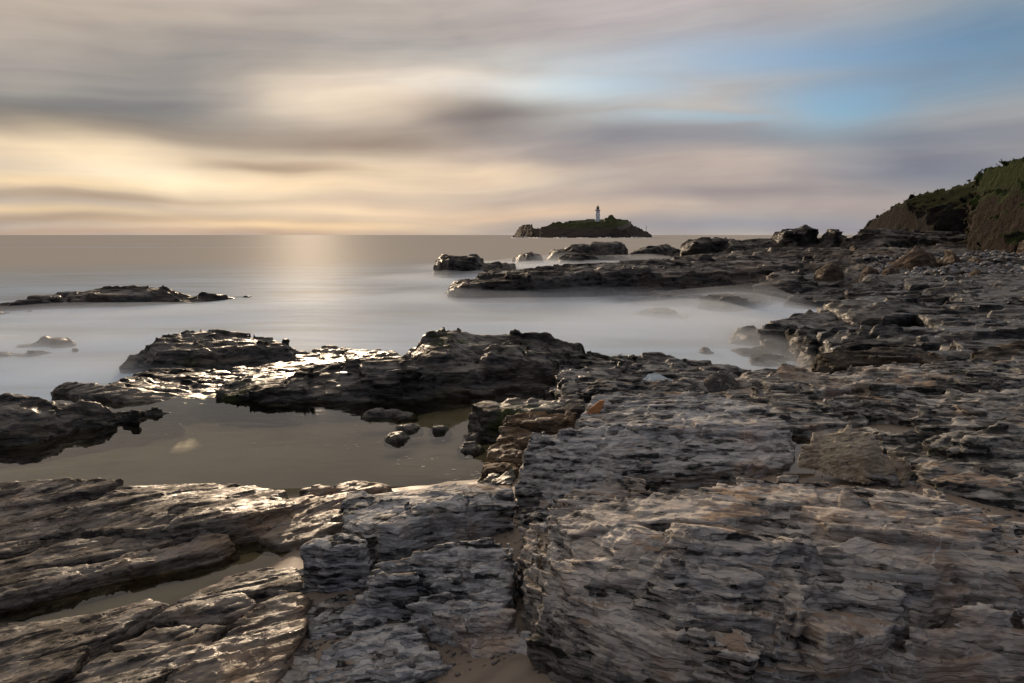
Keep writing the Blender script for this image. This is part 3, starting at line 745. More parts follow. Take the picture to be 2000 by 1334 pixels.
rock_thing('grey_block', 'big pale grey slate block with a sheer left end, above the tide pool', 'rock block', [
    [slab([(1040, 836, 2.08), (1130, 829, 2.12), (1250, 829, 2.14), (1400, 838, 2.15), (1548, 850, 2.1), (1552, 900, 1.97), (1440, 915, 1.93), (1300, 925, 1.86), (1190, 945, 1.76), (1075, 978, 1.56), (1008, 955, 1.58), (1022, 890, 1.85)], 1.1, inner=[(1250, 880, 2.02), (1100, 890, 1.92), (1420, 880, 2.05)], batter=0.05, wob=0.03)],
    [slab([(1125, 826, 2.08), (1155, 772, 2.2), (1250, 768, 2.22), (1400, 766, 2.24), (1500, 792, 2.24), (1548, 832, 2.18), (1548, 850, 2.14), (1400, 842, 2.17), (1250, 833, 2.17)], 1.3, batter=0.1, wob=0.04)],
    [slab([(1380, 878, 2.04), (1440, 862, 2.10), (1540, 870, 2.06), (1552, 900, 1.98), (1450, 915, 1.95)], 1.3, batter=0.2, wob=0.04)],
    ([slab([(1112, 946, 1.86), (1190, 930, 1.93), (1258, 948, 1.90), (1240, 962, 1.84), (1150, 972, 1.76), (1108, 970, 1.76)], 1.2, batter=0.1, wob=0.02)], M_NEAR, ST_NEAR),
    [slab([(1008, 985, 1.52), (1075, 980, 1.58), (1110, 1000, 1.62), (1060, 1030, 1.55), (1010, 1020, 1.48)], 1.1, batter=0.1, wob=0.03)]], M_BLOCK, ST_MIDF)
# upright orange flake
def flake():
    pts = [(1145, 806), (1150, 795), (1163, 787), (1172, 780), (1181, 779), (1178, 790), (1171, 801), (1168, 808)]
    D = P(1150, 806, 2.13)[1]
    w = [PD(px, py, D) for px, py in pts]
    ox, oy, oz = w[0]
    n = len(w); vs = []
    for k, dy in enumerate((0.0, 0.05)):
        for (x, y, z) in w: vs.append((x - ox + (0.015 if k else 0), dy + (z - oz) * 0.35, z - oz - 0.03))
    fs = [list(range(n))[::-1], list(range(n, 2 * n))] + [[i, (i + 1) % n, n + (i + 1) % n, n + i] for i in range(n)]
    me = bpy.data.meshes.new('orange_flake'); me.from_pydata(vs, [], fs); me.update()
    import bmesh
    bm = bmesh.new(); bm.from_mesh(me)
    bmesh.ops.recalc_face_normals(bm, faces=bm.faces)
    bmesh.ops.bevel(bm, geom=list(bm.edges), offset=0.006, segments=1, affect='EDGES')
    bm.to_mesh(me); bm.free()
    mt = simple_mat('orange_stone', (0.42, 0.19, 0.075), 0.8, 0.2, 0.45, 18, 0.6, vec=(1, 1, 3))
    tag(link('orange_flake', me, mt, loc=(ox, oy, oz)), 'upright orange stone flake wedged at the block end', 'stone')
flake()
rock_thing('long_ledge', 'long low brown ledge lying behind the grey block', 'rock ledge', [
    [reef([(1100, 772), (1200, 775), (1300, 778), (1395, 778)], [(1100, 752), (1130, 748), (1160, 742), (1260, 746), (1330, 744), (1370, 746), (1395, 762)], 1.0, 0.5, zf=1.5, batter=0.2, wob=0.06, rnd=0.06, foot=1.0)],
    [reef([(1395, 786), (1440, 784), (1500, 782)], [(1395, 770), (1430, 763), (1480, 766), (1500, 772)], 0.8, 0.4, zf=1.6, batter=0.2, wob=0.05, rnd=0.05, foot=1.0)]], M_PLAT, ST_PLAT)

# ------------------------------------------------------------------ right platform
rock_thing('rock_platform', 'broad layered slate platform right of the lichen boulder', 'rock platform', [
    [reef([(1440, 756), (1480, 758), (1530, 756)], [(1440, 732), (1462, 724), (1500, 721), (1530, 724)], 1.0, 0.5, zf=1.6, batter=0.2, wob=0.06, foot=1.2)],
    [slab([(1462, 760, 1.85), (1490, 735, 1.95), (1530, 724, 2.0), (1600, 722, 2.0), (1640, 735, 1.98), (1690, 750, 1.95), (1660, 762, 1.92), (1560, 772, 1.9)], 1.2, batter=0.3, wob=0.06)],
    [slab([(1600, 735, 1.95), (1640, 722, 2.02), (1720, 712, 2.1), (1850, 710, 2.15), (2060, 700, 2.2), (2080, 745, 2.15), (1900, 755, 2.1), (1730, 757, 2.0)], 1.2, batter=0.3, wob=0.08)],
    [slab([(1618, 788, 2.10), (1650, 766, 2.2), (1720, 761, 2.24), (1850, 763, 2.26), (2060, 755, 2.28), (2080, 790, 2.25), (1830, 805, 2.18), (1700, 802, 2.12), (1640, 800, 2.08)], 1.4, batter=0.25, wob=0.05)],
    [slab([(1400, 790, 2.02), (1450, 772, 2.0), (1560, 770, 1.98), (1640, 795, 2.05), (1700, 820, 2.08), (1560, 835, 2.05), (1480, 815, 2.06)], 1.3, batter=0.2, wob=0.06)],
    [slab([(1775, 822, 2.2), (1800, 805, 2.27), (1900, 797, 2.32), (2060, 790, 2.36), (2080, 830, 2.32), (1920, 838, 2.27), (1800, 840, 2.18)], 1.4, batter=0.25, wob=0.05)],
    [slab([(1800, 850, 2.22), (1880, 838, 2.3), (2060, 825, 2.37), (2090, 880, 2.32), (1900, 880, 2.26), (1810, 872, 2.2)], 1.5, batter=0.3, wob=0.05)],
    [slab([(1700, 862, 2.1), (1780, 846, 2.16), (1880, 866, 2.22), (2090, 870, 2.3), (2110, 960, 2.18), (1960, 965, 2.14), (1830, 945, 2.1), (1770, 905, 2.1)], 1.5, batter=0.35, wob=0.05)],
    [slab([(1555, 815, 2.02), (1650, 822, 2.05), (1780, 842, 2.12), (1760, 860, 2.1), (1600, 850, 2.0)], 1.5, batter=0.25, wob=0.05)]],
    M_PLAT, ST_PLAT)
rock_thing('lichen_boulder', 'rounded dark boulder with pale lichen rings between platform and ledge', 'boulder', [
    [reef([(1358, 760), (1390, 764), (1430, 763), (1450, 758)], [(1358, 752), (1370, 740), (1390, 729), (1415, 727), (1435, 736), (1450, 752)], 0.55, 0.3, zf=1.6, batter=0.25, wob=0.04, rnd=0.25, foot=1.3)]],
    rock_mat('lichen_boulder_stone', ST_PLAT, (0.035, 0.033, 0.031), (0.10, 0.095, 0.09), (0.10, 0.075, 0.05), 0.3, 0.2, 1.2, 0.5, (0.26, 0.24, 0.21)), style(10, 20, [(0.12, 0.02), (0.03, 0.008)], (0.8, 0.6), 0.02, 0.01, 0.015))
rock_thing('lichen_rock', 'long dark rock streaked with orange lichen at the edge of the inlet', 'rock', [
    [reef([(1595, 727), (1660, 727), (1760, 722), (1845, 716)], [(1595, 702), (1600, 690), (1680, 684), (1760, 683), (1800, 688), (1845, 702)], 1.3, 0.7, zf=1.5, batter=0.1, wob=0.06, rnd=0.06, foot=0.9)],
    [reef([(1700, 705), (1780, 704), (1850, 702)], [(1700, 686), (1760, 679), (1800, 680), (1850, 696)], 1.2, 0.7, zf=1.6, batter=0.2, wob=0.06, rnd=0.06, foot=0.9)],
    ], M_ORANGE, ST_PLAT)
rock_thing('rusty_rock', 'low dark rock with a rusty top at the right edge of the inlet head', 'rock', [
    [reef([(1900, 700), (1960, 698), (2040, 692)], [(1900, 690), (1930, 684), (1980, 680), (2040, 676)], 1.2, 0.7, zf=1.6, batter=0.2, wob=0.06, rnd=0.06, foot=0.9)],
    ], M_ORANGE, ST_PLAT)
rock_thing('orange_rock', 'small rounded rock with bright orange lichen at the right edge', 'rock', [
    [reef([(1950, 688), (1990, 690), (2040, 688)], [(1950, 672), (1968, 664), (2000, 662), (2040, 664)], 0.9, 0.5, zf=1.55, batter=0.2, wob=0.06, rnd=0.15, foot=0.9)]], M_ORANGE, ST_PLAT)

# ------------------------------------------------------------------ boulder on the platform
ST_BLD = style(-28, 30, [(0.10, 0.020), (0.035, 0.014), (0.014, 0.006)], (0.30, 0.16), 0.05, 0.012, 0.010, 0.06)
rock_thing('boulder', 'loose tawny boulder with a broken grey front, resting on the platform', 'boulder', [
    [slab([(1566, 858, 2.28), (1590, 834, 2.38), (1640, 820, 2.47), (1668, 816, 2.50), (1704, 828, 2.50), (1738, 850, 2.44), (1772, 876, 2.35), (1790, 900, 2.24), (1760, 902, 2.22), (1690, 876, 2.32), (1640, 872, 2.30), (1600, 868, 2.26)], 2.03, inner=[(1665, 844, 2.48)], batter=0.06, rnd=0.11, wob=0.02),
     slab([(1606, 880, 2.18), (1660, 872, 2.26), (1740, 888, 2.24), (1790, 908, 2.16), (1772, 916, 2.14), (1720, 912, 2.13), (1650, 898, 2.13)], 2.03, batter=-0.2, rnd=0.06, wob=0.02)]], M_BOULDER, ST_BLD, k=0.05, vox=1.3)
rock_thing('flat_stone', 'thin flat stone wedged under the tawny boulder', 'stone', [
    [slab([(1672, 918, 2.10), (1690, 912, 2.12), (1790, 925, 2.12), (1788, 938, 2.10), (1690, 932, 2.09)], 1.98, batter=0.05, rnd=0.02, wob=0.01)]], M_PLAT, ST_MIDF, vox=1.3)

water_sheet('puddle_water', [(1530, 846), (1575, 848), (1600, 880), (1590, 925), (1530, 925)], 1.955, 'bright puddle between the grey block and the tawny boulder', M_PUDDLE)
water_sheet('puddle_water', [(1254, 741), (1262, 736), (1266, 730), (1280, 729), (1290, 731), (1300, 737), (1318, 743), (1302, 744), (1284, 742), (1272, 745)], 1.42, 'small bright puddle on the terraced platform', M_PUDDLE)
# ------------------------------------------------------------------ big foreground outcrop
ST_OUT = style(-24, 24, [(0.22, 0.09), (0.07, 0.040), (0.026, 0.014)], (0.9, 0.5), 0.2, 0.022, 0.012, 0.42)
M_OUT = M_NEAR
ST_CLEAN = style(-24, 22, [(0.22, 0.05), (0.07, 0.022), (0.024, 0.009)], (0.9, 0.5), 0.10, 0.02, 0.008, 0.22, broken=0.75)
N_WEST = slab([(1062, 985, 2.04), (1130, 975, 2.10), (1200, 965, 2.14), (1330, 952, 2.19), (1500, 938, 2.24), (1600, 944, 2.24), (1620, 1000, 2.23), (1580, 1100, 2.19), (1560, 1200, 2.06), (1540, 1305, 1.76), (1420, 1325, 1.62), (1250, 1340, 1.52), (1150, 1318, 1.5), (1085, 1290, 1.5), (1075, 1240, 1.6), (1042, 1190, 1.72), (1066, 1130, 1.84), (1048, 1070, 1.94), (1075, 1030, 2.0)],
          1.2, inner=[(1250, 1050, 2.17), (1400, 1080, 2.19), (1150, 1130, 2.0), (1350, 1190, 2.04), (1200, 1230, 1.82), (1450, 1240, 1.96), (1300, 1120, 2.13)], batter=0.15, wob=0.04)
N_EAST = slab([(1540, 940, 2.24), (1650, 940, 2.25), (1800, 955, 2.26), (1900, 985, 2.26), (2070, 1030, 2.26), (2090, 1110, 2.2), (1900, 1090, 2.18), (1800, 1130, 2.12), (1760, 1200, 1.98), (1740, 1270, 1.83), (1650, 1296, 1.74), (1500, 1312, 1.70), (1520, 1200, 2.04), (1540, 1080, 2.19)],
          1.2, inner=[(1700, 1060, 2.23), (1640, 1180, 2.11), (1850, 1040, 2.24)], batter=0.15, wob=0.05)
def sheets(base, polys):
    """thin tilted slate sheets stepping down a slope, thicker at their near edge"""
    out = []
    for pts, d in polys:
        ys_ = [p[1] for p in pts]; lo, hi = min(ys_), max(ys_)
        dz = [d * (0.35 + 0.9 * (p[1] - lo) / (hi - lo)) for p in pts]
        dr = drape(base, pts, dz)
        out.append(([slab(dr, min(p[2] for p in dr) - 0.14, batter=0.03, rnd=0.012, wob=0.035, wobk=2.4)], None, ST_CLEAN))
    return out
rock_thing('near_outcrop', 'broad weathered slate outcrop filling the lower right, sand in its cracks', 'rock outcrop', [
    [N_WEST], [N_EAST],
    [slab([(1770, 1052, 2.24), (1880, 1044, 2.27), (2060, 1062, 2.29), (2110, 1130, 2.22), (1990, 1125, 2.17), (1890, 1112, 2.16), (1820, 1085, 2.18)], 1.6, batter=-0.05, wob=0.03)],
    [slab([(1790, 1195, 2.02), (1900, 1180, 2.05), (2070, 1195, 2.05), (2110, 1290, 1.85), (1950, 1285, 1.82), (1850, 1275, 1.82), (1765, 1255, 1.88)], 1.4, batter=0.2, wob=0.04)],
    [slab([(1022, 1005, 1.78), (1062, 1000, 1.88), (1062, 1150, 1.68), (1040, 1160, 1.6), (1012, 1090, 1.62)], 1.1, batter=0.08, wob=0.02)]]
    + sheets(N_WEST, [
        ([(1075, 1003), (1180, 978), (1330, 962), (1480, 987), (1492, 1005), (1350, 1010), (1200, 1022), (1110, 1042)], .06),
        ([(1100, 1048), (1210, 1028), (1400, 1020), (1560, 1042), (1572, 1062), (1430, 1066), (1260, 1078), (1130, 1098)], .06),
        ([(1078, 1104), (1150, 1096), (1300, 1086), (1440, 1102), (1500, 1127), (1420, 1142), (1250, 1132), (1120, 1152)], .07),
        ([(1120, 1162), (1280, 1142), (1430, 1152), (1530, 1192), (1500, 1216), (1380, 1202), (1220, 1197)], .07),
        ([(1100, 1204), (1200, 1197), (1350, 1212), (1480, 1238), (1460, 1272), (1320, 1252), (1180, 1247)], .07),
        ([(1330, 957), (1450, 944), (1590, 947), (1610, 976), (1500, 982), (1400, 970)], .045)])
    + sheets(N_EAST, [
        ([(1560, 988), (1700, 977), (1850, 1002), (1950, 1032), (1900, 1052), (1760, 1042), (1620, 1022)], .06),
        ([(1580, 1062), (1680, 1047), (1790, 1062), (1830, 1102), (1740, 1116), (1640, 1102)], .07),
        ([(1560, 1127), (1660, 1117), (1770, 1137), (1760, 1176), (1660, 1167)], .07),
        ([(1530, 1192), (1640, 1182), (1740, 1207), (1730, 1242), (1620, 1227)], .07),
        ([(1650, 953), (1780, 957), (1880, 987), (1820, 997), (1720, 977)], .045)]),
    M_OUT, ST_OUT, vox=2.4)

# ------------------------------------------------------------------ middle foreground blocks
ST_TRI = style(14, 24, [(0.12, 0.04), (0.04, 0.018), (0.016, 0.008)], (0.5, 0.22), 0.10, 0.02, 0.008, 0.10)
rock_thing('low_outcrop', 'low broken slate floor showing between the split blocks', 'rock floor', [
    [slab([(530, 1180, 1.10), (560, 1120, 1.14), (600, 1100, 1.16), (720, 1070, 1.28), (860, 1040, 1.38), (1010, 1020, 1.42), (1020, 1130, 1.40), (900, 1180, 1.30), (760, 1230, 1.16), (540, 1270, 1.08)], 0.7, batter=0.3, wob=0.05)],
    [slab([(500, 1310, 1.12), (540, 1265, 1.14), (600, 1250, 1.08), (760, 1230, 1.14), (900, 1200, 1.24), (1020, 1180, 1.34), (1060, 1290, 1.26), (1000, 1360, 1.16), (700, 1370, 1.02), (490, 1370, 1.10)], 0.6, batter=0.3, wob=0.05)]], M_PLAT, ST_MIDF, vox=2.3)
rock_thing('split_outcrop', 'row of split grey blocks stepping down in the middle foreground', 'rock outcrop', [
    [slab([(668, 1020, 1.52), (684, 966, 1.5), (761, 957, 1.5), (915, 943, 1.5), (1000, 948, 1.52), (996, 970, 1.6), (806, 985, 1.6), (750, 1015, 1.6), (715, 1032, 1.56)], 0.9, batter=0.12, wob=0.03)],
    [slab([(735, 1020, 1.66), (810, 980, 1.70), (1002, 965, 1.74), (1004, 985, 1.70), (915, 998, 1.68), (845, 1006, 1.67), (775, 1036, 1.62)], 0.9, batter=0.04, wob=0.02)],
    [slab([(586, 1068, 1.50), (612, 1042, 1.54), (663, 1040, 1.58), (720, 1036, 1.62), (718, 1062, 1.58), (694, 1070, 1.55), (635, 1078, 1.52)], 0.9, batter=0.06, wob=0.02)],
    ([slab([(715, 1090, 1.56), (775, 1076, 1.60), (866, 1057, 1.66), (940, 1047, 1.70), (992, 1056, 1.70), (1006, 1085, 1.66), (1004, 1140, 1.56), (972, 1178, 1.46), (900, 1150, 1.48), (820, 1108, 1.54)], 0.9, batter=0.06, wob=0.02)], None, ST_TRI),
    [slab([(700, 1122, 1.50), (747, 1108, 1.55), (817, 1105, 1.58), (822, 1120, 1.56), (770, 1130, 1.53), (722, 1138, 1.48)], 0.9, batter=0.03, wob=0.015)],
    ([slab([(796, 1168, 1.44), (873, 1160, 1.48), (971, 1181, 1.48), (1004, 1196, 1.48), (990, 1222, 1.42), (911, 1230, 1.37), (887, 1214, 1.38), (850, 1190, 1.42)], 0.9, batter=0.18, wob=0.02)], None, ST_TRI),
    [slab([(900, 1236, 1.30), (1000, 1210, 1.4), (1060, 1260, 1.4), (1050, 1310, 1.28), (960, 1316, 1.22)], 0.8, batter=0.15, wob=0.03)],
    ([slab([(604, 1296, 1.15), (691, 1232, 1.22), (782, 1206, 1.27), (805, 1222, 1.28), (848, 1253, 1.28), (880, 1280, 1.26), (830, 1310, 1.22), (720, 1350, 1.16), (610, 1350, 1.12)], 0.7, batter=0.12, wob=0.025)], M_RUST if False else None, ST_TRI),
    [slab([(600, 1200, 1.18), (690, 1180, 1.24), (735, 1180, 1.27), (760, 1205, 1.25), (690, 1228, 1.18), (605, 1250, 1.12)], 0.7, batter=0.2, wob=0.03)]],
    M_BLOCK, ST_MIDF, vox=1.8)

# ------------------------------------------------------------------ smooth damp slabs at lower left
rock_thing('pool_rim_outcrop', 'smooth damp slabs with golden tops along the near rim of the pool', 'rock slabs', [
    [slab([(-60, 945, 1.18), (45, 934, 1.22), (140, 932, 1.24), (236, 931, 1.26), (232, 943, 1.22), (175, 962, 1.2), (60, 985, 1.16), (-60, 1000, 1.1)], 0.6, batter=0.1, wob=0.04)],
    [slab([(165, 985, 1.22), (235, 950, 1.2), (300, 944, 1.14), (450, 944, 1.12), (560, 962, 1.14), (572, 984, 1.2), (485, 1008, 1.24), (350, 1026, 1.24), (250, 1038, 1.18), (135, 1040, 1.1)], 0.6, inner=[(350, 985, 1.28)], batter=0.3, wob=0.05)],
    [slab([(-60, 1000, 1.1), (60, 985, 1.14), (165, 975, 1.16), (180, 1000, 1.18), (120, 1040, 1.12), (-60, 1060, 1.04)], 0.6, batter=0.25, wob=0.05)],
    [slab([(590, 950, 1.1), (620, 942, 1.14), (650, 946, 1.14), (648, 960, 1.13), (600, 964, 1.1)], 0.6, batter=0.3, rnd=0.08, wob=0.02)],
    [slab([(645, 950, 1.14), (690, 938, 1.18), (762, 941, 1.18), (755, 956, 1.2), (660, 962, 1.16)], 0.6, batter=0.3, rnd=0.08, wob=0.02)],
    [slab([(530, 1000, 1.1), (600, 966, 1.12), (680, 964, 1.2), (668, 1010, 1.2), (600, 1032, 1.14), (520, 1042, 1.08)], 0.6, batter=0.3, wob=0.04)],
    [slab([(510, 1046, 1.06), (600, 1020, 1.12), (665, 1020, 1.2), (610, 1050, 1.16), (545, 1066, 1.05)], 0.6, batter=0.3, wob=0.03)]], M_LEFT, ST_LEFT)
rock_thing('trough_outcrop', 'long dark slabs lying side by side along the trough of water', 'rock slabs', [
    [slab([(-60, 1100, 1.10), (60, 1078, 1.1), (145, 1052, 1.12), (260, 1040, 1.13), (365, 1046, 1.12), (300, 1068, 1.12), (140, 1094, 1.1), (-60, 1130, 1.08)], 0.6, batter=0.2, wob=0.04)],
    [slab([(-60, 1130, 1.12), (145, 1104, 1.13), (320, 1066, 1.13), (440, 1044, 1.13), (456, 1056, 1.11), (425, 1072, 1.11), (210, 1116, 1.12), (0, 1164, 1.14), (-60, 1180, 1.14)], 0.6, batter=0.12, wob=0.03, rnd=0.06)],
    [slab([(350, 1040, 1.12), (440, 1020, 1.14), (570, 1000, 1.14), (520, 1030, 1.12), (440, 1040, 1.12)], 0.6, batter=0.2, wob=0.03)],
    [slab([(-60, 1062, 1.06), (60, 1050, 1.08), (130, 1046, 1.09), (90, 1064, 1.08), (-60, 1090, 1.05)], 0.6, batter=0.2, wob=0.03)]], M_LEFT, ST_LEFT)
rock_thing('sloping_outcrop', 'smooth cracked slabs sloping from the bottom left corner into the trough', 'rock slabs', [
    [slab([(-60, 1218, 1.04), (100, 1206, 1.06), (190, 1196, 1.07), (306, 1168, 1.06), (330, 1175, 1.1), (240, 1222, 1.14), (175, 1250, 1.14), (-60, 1300, 1.12)], 0.6, batter=0.4, wob=0.03)],
    [slab([(345, 1166, 1.06), (380, 1150, 1.08), (440, 1125, 1.07), (520, 1108, 1.07), (580, 1104, 1.12), (585, 1140, 1.2), (500, 1152, 1.16), (470, 1160, 1.14), (375, 1175, 1.12)], 0.6, batter=0.4, wob=0.03)],
    [slab([(290, 1212, 1.14), (350, 1182, 1.14), (470, 1158, 1.17), (502, 1180, 1.18), (480, 1200, 1.15), (380, 1212, 1.13)], 0.6, batter=0.15, wob=0.02)],
    [slab([(220, 1262, 1.16), (300, 1222, 1.18), (375, 1215, 1.2), (370, 1225, 1.2), (270, 1262, 1.18)], 0.6, batter=0.15, wob=0.02)],
    [slab([(-60, 1305, 1.13), (100, 1275, 1.14), (170, 1258, 1.16), (130, 1310, 1.16), (60, 1350, 1.15), (-60, 1370, 1.15)], 0.6, batter=0.2, wob=0.03)],
    [slab([(130, 1330, 1.19), (200, 1280, 1.2), (290, 1262, 1.2), (400, 1215, 1.2), (440, 1222, 1.2), (400, 1262, 1.22), (300, 1330, 1.22), (240, 1370, 1.22), (130, 1370, 1.2)], 0.6, batter=0.2, wob=0.03)],
    [slab([(310, 1335, 1.2), (380, 1280, 1.2), (450, 1225, 1.2), (490, 1190, 1.2), (560, 1150, 1.2), (600, 1160, 1.2), (590, 1230, 1.17), (560, 1300, 1.15), (500, 1360, 1.15), (300, 1370, 1.18)], 0.6, batter=0.2, wob=0.03)]], M_LEFT, ST_LEFT)
# ------------------------------------------------------------------ reefs of the inlet and the right shore
rock_thing('inlet_reef', 'big dark table reef with a sheer front across the misty inlet', 'reef', [
    [reef([(940, 590), (1050, 592), (1200, 588), (1400, 580), (1560, 572)], [(940, 528), (950, 525), (1050, 518), (1150, 514), (1180, 511), (1300, 508), (1420, 505), (1560, 503)], 10, 7, batter=0.12, wob=0.5, rnd=0.25, tiltf=0.06)],
    [reef([(876, 584), (900, 590), (950, 592), (1000, 592)], [(876, 562), (884, 551), (900, 546), (930, 541), (1000, 534)], 5, 2.5, batter=0.15, wob=0.4, rnd=0.2, tiltf=0.1)],
    [reef([(1480, 588), (1510, 590), (1560, 588)], [(1480, 545), (1512, 532), (1560, 528)], 6, 3, batter=0.2, wob=0.4, rnd=0.2, tiltf=0.1)]], M_FAR, ST_FAR)
rock_thing('stump_reef', 'squat stump shaped reef at the seaward end of the inlet', 'reef', [
    [reef([(846, 540), (880, 545), (940, 541)], [(846, 522), (851, 509), (864, 501), (882, 498), (900, 500), (932, 498), (940, 506)], 5, 2.5, batter=0.12, wob=0.4, rnd=0.3)],
    [reef([(938, 538), (970, 536), (1003, 530)], [(938, 513), (975, 510), (1003, 513)], 4, 2, batter=0.2, wob=0.4, rnd=0.2)]], M_FAR, ST_FAR)
rock_thing('domed_reef', 'small domed reef in spray beyond the table reef', 'reef', [
    [reef([(1006, 516), (1030, 519), (1060, 516)], [(1006, 504), (1018, 494), (1040, 491), (1055, 495), (1060, 505)], 5, 2.5, batter=0.3, wob=0.5, rnd=0.4)]], M_FAR, ST_FAR)
rock_thing('stepped_reef', 'long stepped reef below the island, veiled by spray', 'reef', [
    [reef([(1072, 512), (1120, 514), (1170, 512), (1226, 508)], [(1072, 492), (1080, 485), (1105, 483), (1116, 478), (1140, 474), (1146, 477), (1152, 472), (1200, 470), (1216, 472), (1226, 488)], 9, 4, batter=0.2, wob=0.6, rnd=0.3)],
    [reef([(1095, 521), (1130, 522), (1170, 520)], [(1095, 504), (1115, 498), (1140, 496), (1170, 503)], 5, 2, batter=0.3, wob=0.5, rnd=0.3)],
    [reef([(1155, 518), (1190, 518), (1240, 515)], [(1155, 500), (1175, 497), (1220, 499), (1240, 504)], 6, 2, batter=0.3, wob=0.5, rnd=0.3)]], M_FAR, ST_FAR)
rock_thing('flat_reef', 'flat reef between the stepped reef and the shore', 'reef', [
    [reef([(1236, 512), (1280, 512), (1330, 508)], [(1236, 489), (1258, 481), (1305, 478), (1312, 483), (1330, 488)], 8, 3, batter=0.25, wob=0.5, rnd=0.3)]], M_FAR, ST_FAR)
rock_thing('veiled_rock', 'low rock veiled by mist, seaward of the others before the table reef', 'rock', [[reef([(1174, 592), (1210, 594), (1250, 592)], [(1174, 582), (1200, 574), (1250, 576)], 2.5, 1.2, batter=0.4, wob=0.3, rnd=0.15)]], M_FAR, ST_WET, 'rocks in the misty inlet')
rock_thing('veiled_rock', 'long low rock in the mist before the middle of the table reef', 'rock', [[reef([(1236, 596), (1300, 600), (1390, 594)], [(1236, 578), (1260, 570), (1300, 567), (1340, 570), (1390, 580)], 3.5, 1.8, batter=0.4, wob=0.3, rnd=0.15)]], M_FAR, ST_WET, 'rocks in the misty inlet')
rock_thing('veiled_rock', 'wedge shaped rock in the mist where the table reef meets the shore', 'rock', [[reef([(1370, 606), (1420, 610), (1480, 602), (1530, 590)], [(1370, 582), (1400, 575), (1460, 578), (1530, 582)], 4, 2, batter=0.4, wob=0.3, rnd=0.15)]], M_FAR, ST_WET, 'rocks in the misty inlet')
rock_thing('veiled_rock', 'sloping rock almost covered by mist, nearest the camera in the inlet', 'rock', [[reef([(1238, 614), (1290, 622), (1345, 624)], [(1238, 606), (1265, 598), (1300, 603), (1345, 618)], 2, 1, batter=0.6, wob=0.2, rnd=0.15)]], M_FAR, ST_WET, 'rocks in the misty inlet')
rock_thing('drowned_rock', 'faint rock almost drowned in mist at the head of the inlet', 'rock', [
    [reef([(1350, 690), (1380, 694), (1420, 692)], [(1350, 690), (1372, 677), (1395, 683), (1420, 691)], 0.9, 0.5, batter=0.5, wob=0.1, rnd=0.15)]], M_FAR, ST_WET)
rock_thing('wet_outcrop', 'black wet rocks with a gold lit seaward end at the inlet head', 'rock outcrop', [
    [reef([(1424, 672), (1460, 676), (1500, 676)], [(1424, 646), (1436, 639), (1500, 637)], 3, 1.4, batter=0.25, wob=0.15, rnd=0.15)],
    [reef([(1425, 694), (1460, 697), (1500, 696)], [(1425, 684), (1440, 676), (1500, 672)], 1.6, 0.8, batter=0.3, wob=0.12, rnd=0.15)],
    [reef([(1494, 690), (1540, 690), (1600, 684), (1640, 676)], [(1494, 632), (1508, 624), (1560, 621), (1600, 612), (1640, 610)], 5, 2.6, batter=0.15, wob=0.2, rnd=0.15)],
    [reef([(1466, 714), (1490, 717), (1532, 714)], [(1466, 700), (1475, 694), (1510, 692), (1532, 697)], 1.3, 0.6, batter=0.25, wob=0.1, rnd=0.12)],
    [reef([(1528, 712), (1560, 716), (1600, 710), (1640, 700)], [(1528, 700), (1545, 672), (1562, 652), (1580, 649), (1610, 646), (1640, 644)], 3.2, 1.4, batter=0.35, wob=0.15, rnd=0.15)],
    [reef([(1600, 640), (1660, 640), (1760, 644), (1830, 640)], [(1600, 602), (1606, 592), (1625, 585), (1680, 581), (1760, 583), (1830, 592)], 6, 3, zf=0.6, batter=0.1, wob=0.25, rnd=0.12, foot=-0.3)],
    [slab([(1600, 660, .75), (1640, 636, .8), (1850, 640, 1.0), (2080, 640, 1.2), (2080, 700, 1.35), (1850, 705, 1.3), (1640, 700, 1.0)], -0.3, inner=[(1750, 670, 1.05)], batter=0.3, wob=0.3, rnd=0.12)],
    [slab([(1790, 612, 1.1), (1850, 590, 1.25), (2080, 588, 1.4), (2080, 650, 1.35), (1850, 650, 1.15)], 0.0, batter=0.2, wob=0.3, rnd=0.12)],
    [reef([(1840, 642), (1930, 644), (2070, 640)], [(1840, 606), (1880, 596), (1960, 592), (2070, 588)], 5, 2.5, zf=0.8, batter=0.08, wob=0.25, rnd=0.1, foot=0.0)],
    [reef([(1640, 676), (1700, 680), (1790, 680), (1870, 674)], [(1640, 656), (1690, 646), (1790, 644), (1870, 654)], 3, 1.5, zf=0.85, batter=0.08, wob=0.2, rnd=0.1, foot=0.0)],
    [reef([(1850, 692), (1930, 696), (2070, 690)], [(1850, 670), (1895, 656), (1980, 650), (2070, 646)], 3, 1.5, zf=1.0, batter=0.08, wob=0.2, rnd=0.1, foot=0.2)],
    [slab([(1800, 660, 1.3), (1880, 648, 1.35), (2080, 640, 1.5), (2080, 690, 1.5), (1900, 690, 1.4)], 0.3, batter=0.3, wob=0.25, rnd=0.12)]],
    M_WET, ST_WET, vox=2.6)
